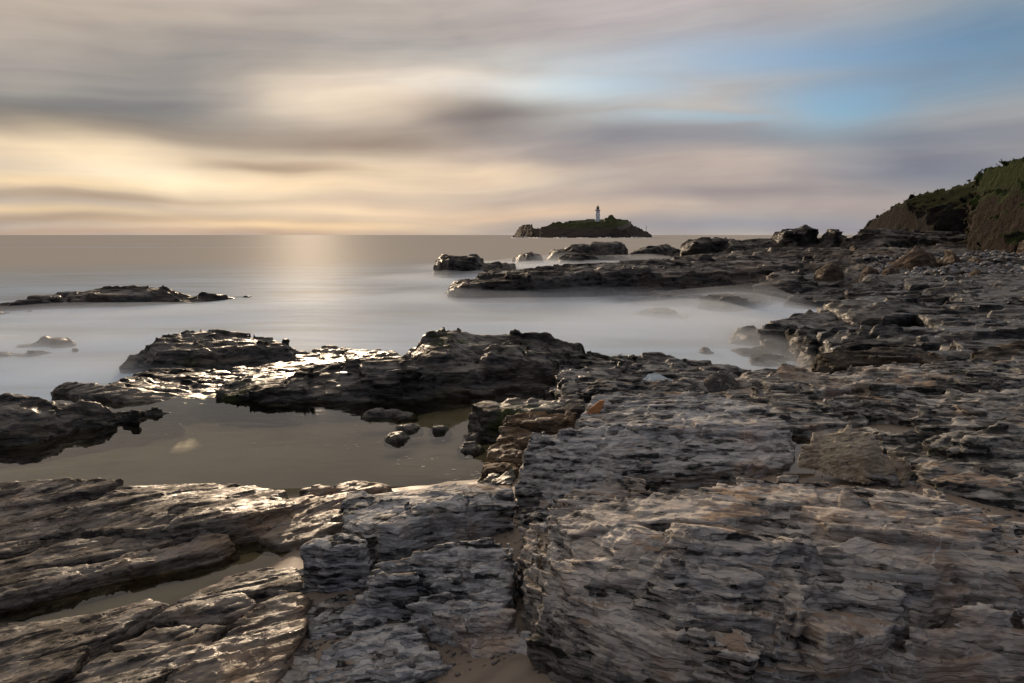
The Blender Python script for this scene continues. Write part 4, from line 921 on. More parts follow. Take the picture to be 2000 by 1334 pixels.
rock_thing('wet_shore_shelf', 'broad wet rock shelf sloping up to the pebble beach', 'rock shelf', [
    [slab([(1512, 575, .5), (1518, 545, .9), (1560, 535, 1.0), (1640, 537, 1.05), (1660, 548, 1.0), (1580, 562, .8)], -0.3, batter=0.2, wob=0.4, rnd=0.15)],
    [slab([(1540, 588, .35), (1560, 560, .7), (1600, 555, .85), (1660, 556, .9), (1665, 572, .7), (1620, 592, .4)], -0.3, batter=0.4, wob=0.3, rnd=0.2)],
    [slab([(1650, 560, .85), (1740, 556, 1.0), (1850, 560, 1.05), (1900, 570, 1.1), (1850, 585, 1.0), (1700, 588, .75), (1650, 580, .65)], -0.3, batter=0.4, wob=0.4, rnd=0.15)],
    [slab([(1760, 548, 1.25), (1790, 538, 1.35), (1880, 537, 1.4), (1950, 545, 1.4), (1880, 556, 1.3), (1780, 558, 1.2)], 0.0, batter=0.3, wob=0.4, rnd=0.15)],
    [slab([(1870, 545, 1.4), (1960, 534, 1.55), (2090, 530, 1.7), (2090, 560, 1.6), (1950, 566, 1.4), (1880, 560, 1.3)], 0.0, batter=0.3, wob=0.4, rnd=0.15)],
    [reef([(1780, 584), (1880, 588), (2070, 584)], [(1780, 566), (1850, 554), (1960, 549), (2070, 545)], 6, 3, zf=0.8, batter=0.08, wob=0.4, rnd=0.12, foot=0.0)],
    [reef([(1655, 562), (1720, 566), (1800, 562)], [(1655, 550), (1690, 542), (1770, 540), (1800, 548)], 5, 2.5, zf=0.8, batter=0.08, wob=0.4, rnd=0.12, foot=0.0)],
    [slab([(1860, 580, 1.15), (1900, 562, 1.35), (2090, 556, 1.6), (2090, 592, 1.45), (1900, 596, 1.2)], 0.0, batter=0.3, wob=0.4, rnd=0.15)]], M_WET, ST_WET)
rock_thing('shore_outcrop', 'dark jumbled rock shore running out behind the table reef', 'rock shore', [
    [reef([(1330, 508), (1380, 508), (1450, 506)], [(1330, 482), (1341, 467), (1385, 463), (1402, 461), (1412, 464), (1440, 467), (1450, 475)], 10, 4, zf=0.6, batter=0.15, wob=0.6, rnd=0.3)],
    [reef([(1420, 508), (1500, 506), (1560, 508)], [(1420, 472), (1470, 467), (1492, 465), (1512, 470), (1560, 478)], 14, 5, zf=0.8, batter=0.3, wob=0.8, rnd=0.3)],
    [reef([(1500, 512), (1600, 512), (1700, 508), (1760, 505)], [(1500, 490), (1560, 485), (1640, 480), (1700, 474), (1760, 470)], 20, 12, zf=1.0, batter=0.4, wob=0.8, rnd=0.3, tiltf=0.07)],
    [reef([(1540, 530), (1620, 532), (1720, 528), (1790, 522)], [(1540, 514), (1620, 508), (1700, 502), (1790, 498)], 12, 8, zf=1.0, batter=0.4, wob=0.6, rnd=0.3, tiltf=0.07)]], M_SHORE, ST_SHORE)
hx = PD(1545, 459, 92)
rock_thing('holed_rock', 'blocky rock with a small hole through it on the skyline', 'rock', [
    [reef([(1500, 488), (1540, 489), (1592, 488)], [(1500, 470), (1509, 462), (1511, 452), (1520, 447), (1540, 446), (1560, 441), (1583, 439), (1587, 449), (1592, 470)], 4, 2, zf=2.0, batter=0.06, wob=0.4, rnd=0.3, foot=1.0, hole=(hx[0], hx[2], 0.36))]], M_SHORE, ST_SHORE)
rock_thing('square_rock', 'low squarish rock on the skyline beside the holed rock', 'rock', [
    [reef([(1588, 488), (1620, 490), (1652, 488)], [(1588, 468), (1597, 455), (1625, 452), (1640, 456), (1652, 470)], 5, 2, zf=2.0, batter=0.12, wob=0.4, rnd=0.4, foot=1.0)]], M_SHORE, ST_SHORE)
rock_thing('cliff_foot_outcrop', 'dark rock apron at the foot of the far headland', 'rock outcrop', [
    [reef([(1640, 488), (1700, 490), (1780, 488), (1850, 486), (1900, 486)], [(1640, 466), (1660, 460), (1690, 455), (1730, 452), (1780, 450), (1840, 452), (1900, 460)], 14, 7, zf=2.2, batter=0.4, wob=1.0, rnd=0.4, foot=1.0, tiltf=0.15)]], M_SHORE, ST_SHORE)

# boulders on the beach
BOUL = [
    (1728, 1832, 478, 527, 'largest brown boulder on the beach, with a long sloping left side'),
    (1590, 1650, 511, 538, 'pointed brown boulder alone on the wet shelf'),
    (1821, 1884, 485, 525, 'upright brown boulder touching the largest one'),
    (1878, 1940, 501, 525, 'low loaf shaped boulder on the edge of the pebbles'),
    (1946, 2030, 460, 517, 'big dark boulder at the right edge under the cliff'),
    (1845, 1872, 459, 480, 'tilted small boulder under the grassy cliff'),
    (1866, 1905, 466, 485, 'pale broken boulder beneath the overhang of the cliff'),
    (1646, 1682, 480, 495, 'small brown boulder behind the pointed one, left of its twin'),
    (1681, 1718, 484, 497, 'small brown boulder left of the largest boulder, behind it'),
    (1680, 1718, 519, 534, 'little reddish boulder in front of the largest boulder'),
    (1722, 1758, 519, 533, 'flat grey boulder at the foot of the largest boulder'),
    (1890, 1923, 525, 537, 'small round boulder lying on the pebbles'),
    (1886, 1912, 494, 508, 'small boulder perched behind the loaf shaped one'),
    (1905, 1950, 480, 500, 'flat dark boulder left of the big edge boulder'),
]
ST_B = style(30, 25, [(0.8, 0.10), (0.25, 0.05)], (2.0, 1.5), 0.1, 0.04, 0.10, 0.3, cw=0.05)
for (x0, x1, yt, yb, lab) in BOUL:
    w = x1 - x0; zf = 1.5 if yb > 505 else 2.0
    D = P((x0 + x1) / 2, yb, zf)[1]; dep = w / FPX * D * 0.7
    hpx = yb - yt
    rr = random.Random(x0)
    prof = [(x0, yb - hpx * .35), (x0 + w * .12, yb - hpx * (.55 + .15 * rr.random())), (x0 + w * (.35 + .2 * rr.random()), yt + hpx * .03), (x0 + w * .72, yt + hpx * (.05 + .15 * rr.random())), (x0 + w * .9, yb - hpx * .6), (x1, yb - hpx * .3)]
    if x0 == 1728: prof = [(1728, 512), (1745, 500), (1790, 482), (1800, 478), (1815, 484), (1832, 506)]
    sz = w / FPX * D
    rock_thing('beach_boulder', lab, 'boulder', [[reef([(x0 + w * .04, yb - hpx * .06), (x0 + w * .3, yb), (x0 + w * .7, yb), (x1 - w * .04, yb - hpx * .06)], prof, dep, dep * .55, zf=zf, batter=0.12, wob=0.06 * sz, wobk=1.6 / sz, rnd=0.2 * sz, foot=zf - 0.4, tiltf=0.25)]],
               M_BROWNB, style(25, 25, [(0.3 * sz, 0.03 * sz), (0.1 * sz, 0.02 * sz)], (0.8 * sz, 0.6 * sz), 0.03 * sz, 0.015 * sz, 0.04 * sz, 0.1 * sz), 'boulders on the beach', vox=1.0)

# ------------------------------------------------------------------ shore ground and pebbles
def shore_z(X, Y):
    w = [(4, 20, -0.8), (7, 20, -0.4), (11, 20, 0.5), (18, 20, 0.9), (30, 20, 1.3), (13, 30, -0.8), (12, 37, -1.0), (18, 33, 0.0), (16, 42, -0.6), (20, 42, 0.3), (24, 45, 1.1), (30, 48, 1.45), (40, 48, 1.8), (25, 60, 1.3), (14, 60, -0.5), (14, 90, 0.0), (30, 90, 1.9), (45, 60, 2.2), (60, 60, 3), (60, 100, 3), (40, 90, 2.2), (28, 110, 1.2), (20, 120, -0.5), (36, 140, 1.0), (90, 140, 4), (90, 40, 4), (50, 30, 3), (10, 42, -0.8), (8, 60, -0.8), (10, 120, -1)]
    z = rbf_top(w)(X, Y)
    sh = np.shape(X)
    d = detail(np.ravel(X).astype(np.float32), np.ravel(Y).astype(np.float32), np.ravel(z).astype(np.float32), ST_SHORE, 0.3).reshape(sh)
    return (z + 0.9 * d).astype(np.float32)
M_SHINGLE = simple_mat('shingle', (0.05, 0.046, 0.042), 0.6, 0.3, 0.7, 2.0, 1.0)
tag(link('beach_ground', grid_mesh('beach_ground', np.concatenate([np.arange(4, 60, 0.3), np.arange(60, 95, 2.0)]), np.concatenate([np.arange(19.4, 64, 0.3), np.arange(64, 142, 0.6)]), shore_z), M_SHORE), 'dark rocky ground of the beach under the cliff', kind='structure')
def pebbles():
    n = 4000
    pts = []
    rr = np.random.default_rng(3)
    ico = [(0, 0, 1), (.9, 0, .3), (.28, .85, .3), (-.72, .53, .3), (-.72, -.53, .3), (.28, -.85, .3), (.72, .53, -.3), (-.28, .85, -.3), (-.9, 0, -.3), (-.28, -.85, -.3), (.72, -.53, -.3), (0, 0, -1)]
    fc = [(0, 1, 2), (0, 2, 3), (0, 3, 4), (0, 4, 5), (0, 5, 1), (1, 6, 2), (2, 7, 3), (3, 8, 4), (4, 9, 5), (5, 10, 1), (2, 6, 7), (3, 7, 8), (4, 8, 9), (5, 9, 10), (1, 10, 6)]
    ico = np.array(ico); fc = np.array(fc)
    px = 1690 + rr.random(n) * 380; py = 512 + rr.random(n) ** 1.2 * 30
    V = []; Fq = []
    XY = np.array([P(a, b, 1.5)[:2] for a, b in zip(px, py)])
    Zg = shore_z(XY[:, 0], XY[:, 1])
    sc = 0.05 + rr.random(n) ** 3 * 0.22
    for i in range(n):
        a = rr.random() * 6.28; c, s = math.cos(a), math.sin(a)
        v = ico * (1 + 0.25 * (rr.random((12, 1)) - .5)) * np.array([1.2, .8, .6]) * sc[i]
        v = np.c_[v[:, 0] * c - v[:, 1] * s, v[:, 0] * s + v[:, 1] * c, v[:, 2]]
        V.append(v + np.array([XY[i, 0], XY[i, 1], Zg[i] + sc[i] * .25])); Fq.append(fc + 12 * i)
    return mesh_np('beach_pebbles', np.concatenate(V), np.concatenate(Fq))
m = simple_mat('pebble_stone', (0.19, 0.185, 0.18), 0.6, 0.4, 0.6, 2.5)
tag(link('beach_pebbles', pebbles(), m), 'grey pebbles strewn over the beach', 'pebbles', kind='stuff')

# ------------------------------------------------------------------ cliffs with turf
def turf_mat(name, st, turf_bias, turf_col=((0.020, 0.030, 0.008), (0.075, 0.085, 0.022)), rock=((0.03, 0.025, 0.02), (0.15, 0.115, 0.085)), hz=(4, 9)):
    m = bpy.data.materials.new(name); m.use_nodes = True
    N = NT(m.node_tree)
    geo = N.n('ShaderNodeNewGeometry')
    pos = geo.outputs['Position']
    sp = N.n('ShaderNodeSeparateXYZ', ins={0: pos}); nz = N.n('ShaderNodeSeparateXYZ', ins={0: geo.outputs['Normal']}).outputs[2]
    n1 = N.noise(pos, 0.25, 5, 0.6); n2 = N.noise(pos, 1.6, 6, 0.65); n3 = N.noise(N.v('MULTIPLY', pos, (1.4, 1.4, 2.2)), 1.0, 7, 0.7, 0.6)
    g = N.mix(n2, *turf_col)
    g = N.mix(N.maprange(n1, 0.5, 0.65, 0, 0.7, True), g, (0.055, 0.040, 0.018))
    rk = N.mix(N.maprange(N.m('ADD', N.m('MULTIPLY', n3, .6), N.m('MULTIPLY', n2, .4)), 0.36, 0.66, 0, 1), *rock)
    sel = N.m('ADD', N.m('MULTIPLY', nz, 0.55), N.m('ADD', N.m('MULTIPLY', N.maprange(sp.outputs[2], hz[0], hz[1], 0, 1), 0.5), N.m('MULTIPLY', n1, 0.5)))
    f = N.maprange(sel, turf_bias, turf_bias + 0.14, 0, 1, True)
    c = N.mix(f, rk, g)
    bmp = N.n('ShaderNodeBump', ins={'Strength': 0.6, 'Distance': 0.4, 'Height': N.m('ADD', n3, n2)})
    p = N.n('ShaderNodeBsdfPrincipled', ins={'Base Color': c, 'Roughness': 0.85, 'Normal': bmp.outputs[0]})
    p.inputs['Specular IOR Level'].default_value = 0.08
    N.n('ShaderNodeOutputMaterial', ins={0: p.outputs[0]})
    return m
ST_CLF = style(35, 55, [(2.2, 1.2), (0.8, 0.55), (0.3, 0.2)], (4, 3), 1.0, 0.2, 0.15, 3.0, cw=0.15, broken=0.7)
M_HEAD = turf_mat('headland_turf_rock', ST_CLF, 0.9, ((0.030, 0.032, 0.012), (0.10, 0.095, 0.034)), ((0.006, 0.005, 0.004), (0.028, 0.022, 0.017)), hz=(5, 11))
M_CLIFF = turf_mat('cliff_turf_rock', ST_CLF, 0.44, ((0.014, 0.024, 0.006), (0.048, 0.066, 0.018)), ((0.008, 0.006, 0.005), (0.055, 0.039, 0.027)), hz=(4, 12))
def leaf_tufts(name, me_src, n, size, seed, zmin, nzmin):
    """grass tufts standing on the upward faces of a cliff mesh"""
    rr = np.random.default_rng(seed)
    nv = len(me_src.vertices)
    co = np.empty(nv * 3, np.float32); me_src.vertices.foreach_get('co', co); co = co.reshape(-1, 3)
    no = np.empty(nv * 3, np.float32); me_src.vertices.foreach_get('normal', no); no = no.reshape(-1, 3)
    ok = np.nonzero((no[:, 2] > nzmin) & (co[:, 2] > zmin))[0]
    if not len(ok): return None
    pick = rr.choice(ok, n)
    base = co[pick] + (rr.random((n, 3)) - .5) * size * 0.8
    a = rr.random(n) * 6.283; wd = size * (0.12 + .15 * rr.random(n)); ht = size * (0.5 + rr.random(n))
    dx, dy = np.cos(a) * wd, np.sin(a) * wd
    lean = (rr.random((n, 2)) - .5) * size * 0.9
    v = np.stack([base + np.c_[dx, dy, -0.1 * size + 0 * a], base - np.c_[dx, dy, 0.1 * size + 0 * a], base + np.c_[lean[:, 0], lean[:, 1], ht]], 1).reshape(-1, 3)
    return mesh_np(name, v, np.arange(3 * n).reshape(-1, 3), False)
M_TUFT = simple_mat('cliff_grass', (0.085, 0.085, 0.03), 0.8, 0.2, 0.7, 0.35)
def cliff(name, label, slabs, mat, zmin, ntuft, size, nzmin=0.55):
    allp = [p for s in slabs for p in s.poly]
    org = (sum(p[0] for p in allp) / len(allp), sum(p[1] for p in allp) / len(allp), 0.5)
    root = tag(link(name, None, loc=org), label, 'cliff')
    me = rock_mesh('rock_face', slabs, ST_CLF, org, 1.8, k=1.2)
    link('rock_face', me, mat, root)
    t = leaf_tufts('turf', me, ntuft, size, 5, zmin, nzmin)
    if t: tag(link('turf', t, M_TUFT, root), kind='stuff')
cliff('headland', 'far dark headland with a grassy brow sloping down to the sea', [
    reef([(1690, 478), (1740, 480), (1800, 480), (1880, 480), (1960, 480)], [(1686, 454), (1692, 438), (1700, 426), (1720, 415), (1750, 400), (1770, 390), (1790, 379), (1820, 370), (1860, 361), (1890, 352), (1960, 334)], 26, 11, zf=2.3, batter=0.3, wob=1.5, rnd=2.0, foot=1.0, tiltf=0.5, tiltb=0.3)], M_HEAD, 4.5, 9000, 0.14)
cliff('near_cliff', 'nearer overhanging cliff with bright green turf at the right edge', [
    reef([(1900, 486), (1925, 492), (1970, 494), (2090, 494)], [(1876, 384), (1884, 366), (1896, 350), (1908, 338), (1930, 318), (1970, 303), (2000, 294), (2090, 276)], 16, 6, zf=2.4, batter=0.02, wob=0.9, rnd=1.2, foot=1.5, tiltf=0.6, tiltb=0.1),
    reef([(1892, 482), (1905, 486), (1930, 488)], [(1872, 392), (1882, 372), (1900, 364), (1930, 370)], 6, 2.5, zf=2.4, batter=-0.06, wob=0.7, rnd=0.6, foot=1.5, tiltf=0.2),
    reef([(1925, 494), (1965, 498), (2090, 498)], [(1925, 455), (1945, 425), (1975, 400), (2090, 360)], 9, 5, zf=2.3, batter=0.55, wob=0.9, rnd=0.8, foot=1.5, tiltf=0.9)], M_CLIFF, 3.0, 14000, 0.13, 0.35)

# ------------------------------------------------------------------ island and lighthouse
DI = 1030.0
ST_ISL = style(5, 8, [(5.0, 2.0), (2.0, 1.1)], (16, 10), 2.0, 0.5, 0.6, 4.0, cw=0.6)
def isl(px, py): p = PD(px, py, DI); return p
def island():
    sky_pts = [(1004, 459), (1008, 452), (1013, 443), (1018, 440), (1028, 438), (1039, 438), (1041, 444), (1050, 446), (1060, 444), (1068, 441), (1080, 436), (1095, 435), (1108, 435), (1125, 434), (1145, 433), (1165, 432), (1180, 430), (1182, 424), (1188, 425), (1190, 421), (1196, 419), (1200, 422), (1205, 427), (1214, 428), (1222, 432), (1230, 436), (1236, 436), (1240, 440), (1250, 444), (1262, 450), (1266, 450), (1271, 457), (1273, 462)]
    front = [(1003, 463.8), (1060, 464.4), (1140, 464.6), (1220, 464.4), (1273, 463.9)]
    F = reef(front, sky_pts, 90, 44, zf=0.0, batter=0.35, wob=4, rnd=1.0, tiltf=0.56, tiltb=0.3, foot=-1.0)
    me_org = (F.poly[0][0] + 90, DI, 0)
    root = tag(link('lighthouse_island', None, loc=(PD(1140, 459, DI)[0], DI, 0)), 'low rocky island on the horizon carrying the lighthouse', 'island')
    me = rock_mesh('island_rock', [F], ST_ISL, root.location, 1.0)
    M_ISL = turf_mat('island_rock_turf', ST_ISL, 0.86, ((0.03, 0.04, 0.014), (0.065, 0.075, 0.028)), ((0.022, 0.018, 0.015), (0.10, 0.078, 0.064)), hz=(8, 22))
    link('island_rock', me, M_ISL, root)
    return root
ISL = island()
def prim(name, verts, faces, mat, parent=None, loc=(0, 0, 0), smooth=False):
    me = bpy.data.meshes.new(name); me.from_pydata(verts, [], faces); me.update()
    if smooth:
        for p in me.polygons: p.use_smooth = True
    return link(name, me, mat, parent, loc)
def boxv(x0, x1, y0, y1, z0, z1):
    v = [(x0, y0, z0), (x1, y0, z0), (x1, y1, z0), (x0, y1, z0), (x0, y0, z1), (x1, y0, z1), (x1, y1, z1), (x0, y1, z1)]
    return v, [(0, 3, 2, 1), (4, 5, 6, 7), (0, 1, 5, 4), (1, 2, 6, 5), (2, 3, 7, 6), (3, 0, 4, 7)]
def lathe(prof, n, rot=0.0, caps=True):
    v = []; f = []
    for r, z in prof:
        for i in range(n):
            a = rot + 2 * math.pi * i / n; v.append((r * math.cos(a), r * math.sin(a), z))
    for k in range(len(prof) - 1):
        for i in range(n):
            j = (i + 1) % n; f.append((k * n + i, k * n + j, (k + 1) * n + j, (k + 1) * n + i))
    if caps:
        f.append(tuple(range(n))[::-1]); f.append(tuple((len(prof) - 1) * n + i for i in range(n)))
    return v, f
M_WHITE = simple_mat('white_render', (0.84, 0.86, 0.90), 0.6, 0.3, 0.05, 0.4)
M_DARK = simple_mat('dark_glass', (0.02, 0.02, 0.025), 0.2, 0.5, 0.2, 1.0)
M_SLATE = simple_mat('roof_slate', (0.055, 0.05, 0.05), 0.7, 0.3, 0.3, 0.6)
M_IRON = simple_mat('grey_iron', (0.10, 0.10, 0.11), 0.5, 0.4, 0.2, 1.0)
M_STONE = simple_mat('wall_stone', (0.17, 0.145, 0.125), 0.85, 0.2, 0.35, 0.8, 0.5)
M_GRASS = simple_mat('island_grass', (0.045, 0.055, 0.018), 0.9, 0.2, 0.45, 0.12, 0.6)
bx, by_, bz = PD(1167, 436.5, DI)
LY = DI
def lighthouse():
    s = (PD(1167, 400, LY)[2] - bz) / 28.0
    root = tag(link('lighthouse', None, loc=(bx, LY, bz)), 'white octagonal lighthouse tower with a dark lantern room', 'lighthouse')
    root.scale = (s, s, s)
    rot = math.pi / 8
    v, f = lathe([(4.3, -1), (4.3, 0.6), (3.85, 1.0), (3.35, 18.6)], 8, rot); prim('tower', v, f, M_WHITE, root)
    v, f = lathe([(3.4, 18.6), (4.2, 19.2), (4.2, 19.7), (3.4, 19.7)], 8, rot); g = prim('gallery', v, f, M_IRON, root)
    # railing
    V = []; Fq = []
    for i in range(8):
        a = rot + i * math.pi / 4
        x, y = 4.05 * math.cos(a), 4.05 * math.sin(a)
        vv, ff = boxv(x - .09, x + .09, y - .09, y + .09, 19.7, 21.0); o = len(V); V += vv; Fq += [tuple(k + o for k in q) for q in ff]
    for zz in (20.3, 20.95):
        vv, ff = lathe([(4.1, zz), (4.1, zz + .14), (3.95, zz + .14), (3.95, zz)], 8, rot, False); o = len(V); V += vv; Fq += [tuple(k + o for k in q) for q in ff]
    prim('railing', V, Fq, M_IRON, g)
    v, f = lathe([(2.25, 19.7), (2.25, 21.3)], 16); L = prim('lantern_base', v, f, M_WHITE, root)
    v, f = lathe([(2.1, 21.3), (2.1, 23.9)], 16); prim('lantern_glass', v, f, M_DARK, root)
    for i in range(8):
        a = i * math.pi / 4
        x, y = 2.14 * math.cos(a), 2.14 * math.sin(a)
        v, f = boxv(x - .08, x + .08, y - .08, y + .08, 21.3, 23.9); prim('glazing_bar', v, f, M_IRON, root)
    v, f = lathe([(2.3, 23.85), (2.3, 24.4)], 16); prim('lantern_band', v, f, simple_mat('cream_paint', (0.62, 0.58, 0.36), 0.5), root)
    v, f = lathe([(2.55, 24.4), (2.2, 25.0), (1.3, 25.8), (0.4, 26.2), (0.35, 26.9), (0.05, 27.0)], 16); r = prim('lantern_roof', v, f, M_IRON, root)
    v, f = boxv(-.08, .08, -.08, .08, 26.9, 28.0); prim('vane_rod', v, f, M_IRON, r)
    v, f = boxv(-.1, 1.3, -.07, .07, 27.6, 28.1); prim('weather_vane', v, f, M_IRON, r)
    # windows: front face and the two faces beside it
    def win(ang, z, w_, h_, nm='window'):
        rr_ = 3.85 + (3.35 - 3.85) * (z - 1) / 17.6
        ap = rr_ * math.cos(math.pi / 8) + 0.02
        c, s_ = math.cos(ang), math.sin(ang)
        vv, ff = boxv(-w_ / 2, w_ / 2, -.12, .10, -h_ / 2, h_ / 2)
        o = prim(nm, vv, ff, M_DARK, root, (c * ap, s_ * ap, z)); o.rotation_euler = (0, 0, ang + math.pi / 2)
        vv, ff = boxv(-w_ / 2 - .15, w_ / 2 + .15, -.22, .1, -h_ / 2 - .3, -h_ / 2)
        prim('sill', vv, ff, M_STONE, o)
    fa = -math.pi / 2
    win(fa, 17.0, 1.0, 1.5); win(fa, 9.2, 1.0, 1.7); win(fa - math.pi / 4, 13.0, 1.0, 1.5); win(fa + math.pi / 4, 13.0, 1.0, 1.5)
    win(fa - math.pi / 4, 5.2, 1.0, 1.5); win(fa + math.pi / 4, 5.2, 1.0, 1.5); win(fa, 1.7, 0.9, 2.0, 'door')
lighthouse()
def wall_run(name, label, pts, h, t, mat, cat='wall', D=None):
    D = D or LY
    w = [PD(px, py, d) for px, py, d in pts]
    V = []; Fq = []
    o = w[0]
    for i in range(len(w) - 1):
        a, b = np.array(w[i]), np.array(w[i + 1]); d = b - a; n = np.array([-d[1], d[0], 0]); n = n / (np.linalg.norm(n) + 1e-9) * t / 2
        q = len(V)
        for p_ in (a, b):
            for s_ in (-1, 1):
                for zz in (-2.0, h): V.append(tuple(p_ + s_ * n + np.array([0, 0, zz]) - np.array(o)))
        Fq += [(q, q + 4, q + 5, q + 1), (q + 2, q + 3, q + 7, q + 6), (q + 1, q + 5, q + 7, q + 3), (q, q + 1, q + 3, q + 2), (q + 4, q + 6, q + 7, q + 5)]
    return tag(prim(name, V, Fq, mat, loc=o), label, cat)
wall_run('boundary_wall', 'long curved stone wall ringing the lawn below the lighthouse', [(1107, 437, LY), (1112, 443.5, LY - 14), (1125, 447, LY - 20), (1150, 448.5, LY - 22), (1190, 448.5, LY - 22), (1215, 447.3, LY - 20), (1228, 441, LY - 12), (1232, 437, LY)], 3.9, 1.0, M_STONE)
def lawn():
    pts = [(1108, 438.5, LY), (1113, 444.5, LY - 13), (1126, 447.5, LY - 19), (1150, 448.8, LY - 21), (1190, 448.8, LY - 21), (1214, 447.8, LY - 19), (1226, 442, LY - 11), (1230, 438, LY), (1226, 433.5, LY + 12), (1180, 432.5, LY + 14), (1145, 433.5, LY + 14), (1120, 435, LY + 10)]
    w = [PD(*p) for p in pts]
    c = np.mean(w, 0)
    V = [(0, 0, 5.0)] + [tuple(np.array(p) - c + np.array([0, 0, 3.2])) for p in w]
    Fq = [(0, i, i % len(w) + 1) for i in range(1, len(w) + 1)]
    tag(prim('lawn', V, Fq, M_GRASS, loc=tuple(c)), 'green sloping lawn around the lighthouse', kind='structure')
lawn()
def house(name, label, px0, px1, pyb, pyt, D, depth, wallm, roofm, hip=True):
    x0, _, z0 = PD(px0, pyb, D); x1, _, z1 = PD(px1, pyt, D)
    w = x1 - x0; h = z1 - z0; hw = h * 0.55
    root = tag(link(name, None, loc=(x0, D, z0)), label, 'building')
    v, f = boxv(0, w, 0, depth, -1.5, hw); prim('wall', v, f, wallm, root)
    e = 0.4; ins = min(w, depth) * .35 if hip else 0
    v = [(-e, -e, hw), (w + e, -e, hw), (w + e, depth + e, hw), (-e, depth + e, hw), (ins, depth / 2, h), (w - ins, depth / 2, h)]
    prim('roof', v, [(0, 1, 5, 4), (1, 2, 5), (2, 3, 4, 5), (3, 0, 4), (3, 2, 1, 0)], roofm, root)
    for k in range(2):
        cx = w * (0.3 + 0.4 * k); v, f = boxv(cx - .5, cx + .5, -.08, .1, hw * .25, hw * .75); prim('window', v, f, M_DARK, root)
house('keepers_house', 'low keepers house with a dark roof left of the lighthouse', 1143, 1164, 433.6, 427.6, LY + 10, 7, M_WHITE, M_SLATE)
house('store_building', 'low pale store right of the lighthouse', 1170.5, 1182, 434, 430.5, LY + 6, 6, M_WHITE, M_SLATE)
house('stone_hut', 'small flat stone hut at the left end of the lawn', 1109, 1121.5, 437, 430.8, LY - 2, 6, M_STONE, M_SLATE)
wall_run('yard_wall', 'low stone wall round the lighthouse foot', [(1150, 434.5, LY - 2), (1154, 437.5, LY - 7), (1183, 437.8, LY - 7), (1184, 435, LY - 1)], 0.9, 0.6, M_STONE)
def pole():
    x, y, z = PD(1262, 450.5, LY); h = PD(1262, 440.5, LY)[2] - z
    root = tag(link('beacon_pole', None, loc=(x, y, z)), 'thin beacon pole at the right end of the island', 'pole')
    v, f = lathe([(.28, -1.5), (.22, h)], 8); prim('pole', v, f, M_IRON, root)
    v, f = lathe([(.5, h * .35), (.5, h * .55)], 8); prim('beacon_box', v, f, M_IRON, root)
pole()

def surf():
    rr = np.random.default_rng(5); V = []; F = []
    xs = np.linspace(998, 1282, 140)
    for i, px in enumerate(xs):
        x, y, _ = P(px, 464.6 + 0.5 * math.sin(i * .3), 0); h = 0.3 + 1.6 * rr.random() ** 3
        y -= 2.0
        V += [(x, y - 2.0, -0.2), (x, y, h), (x, y + 6.0, -0.2)]
    for i in range(len(xs) - 1):
        a = 3 * i; F += [(a, a + 3, a + 4, a + 1), (a + 1, a + 4, a + 5, a + 2)]
    tag(link('island_surf', mesh_np('island_surf', np.array(V, np.float32), np.array(F)), simple_mat('surf_foam', (0.78, 0.8, 0.82), 0.9, 0.1, 0.1, 0.2)), 'thin white surf along the foot of the island', 'surf', kind='stuff')
surf()
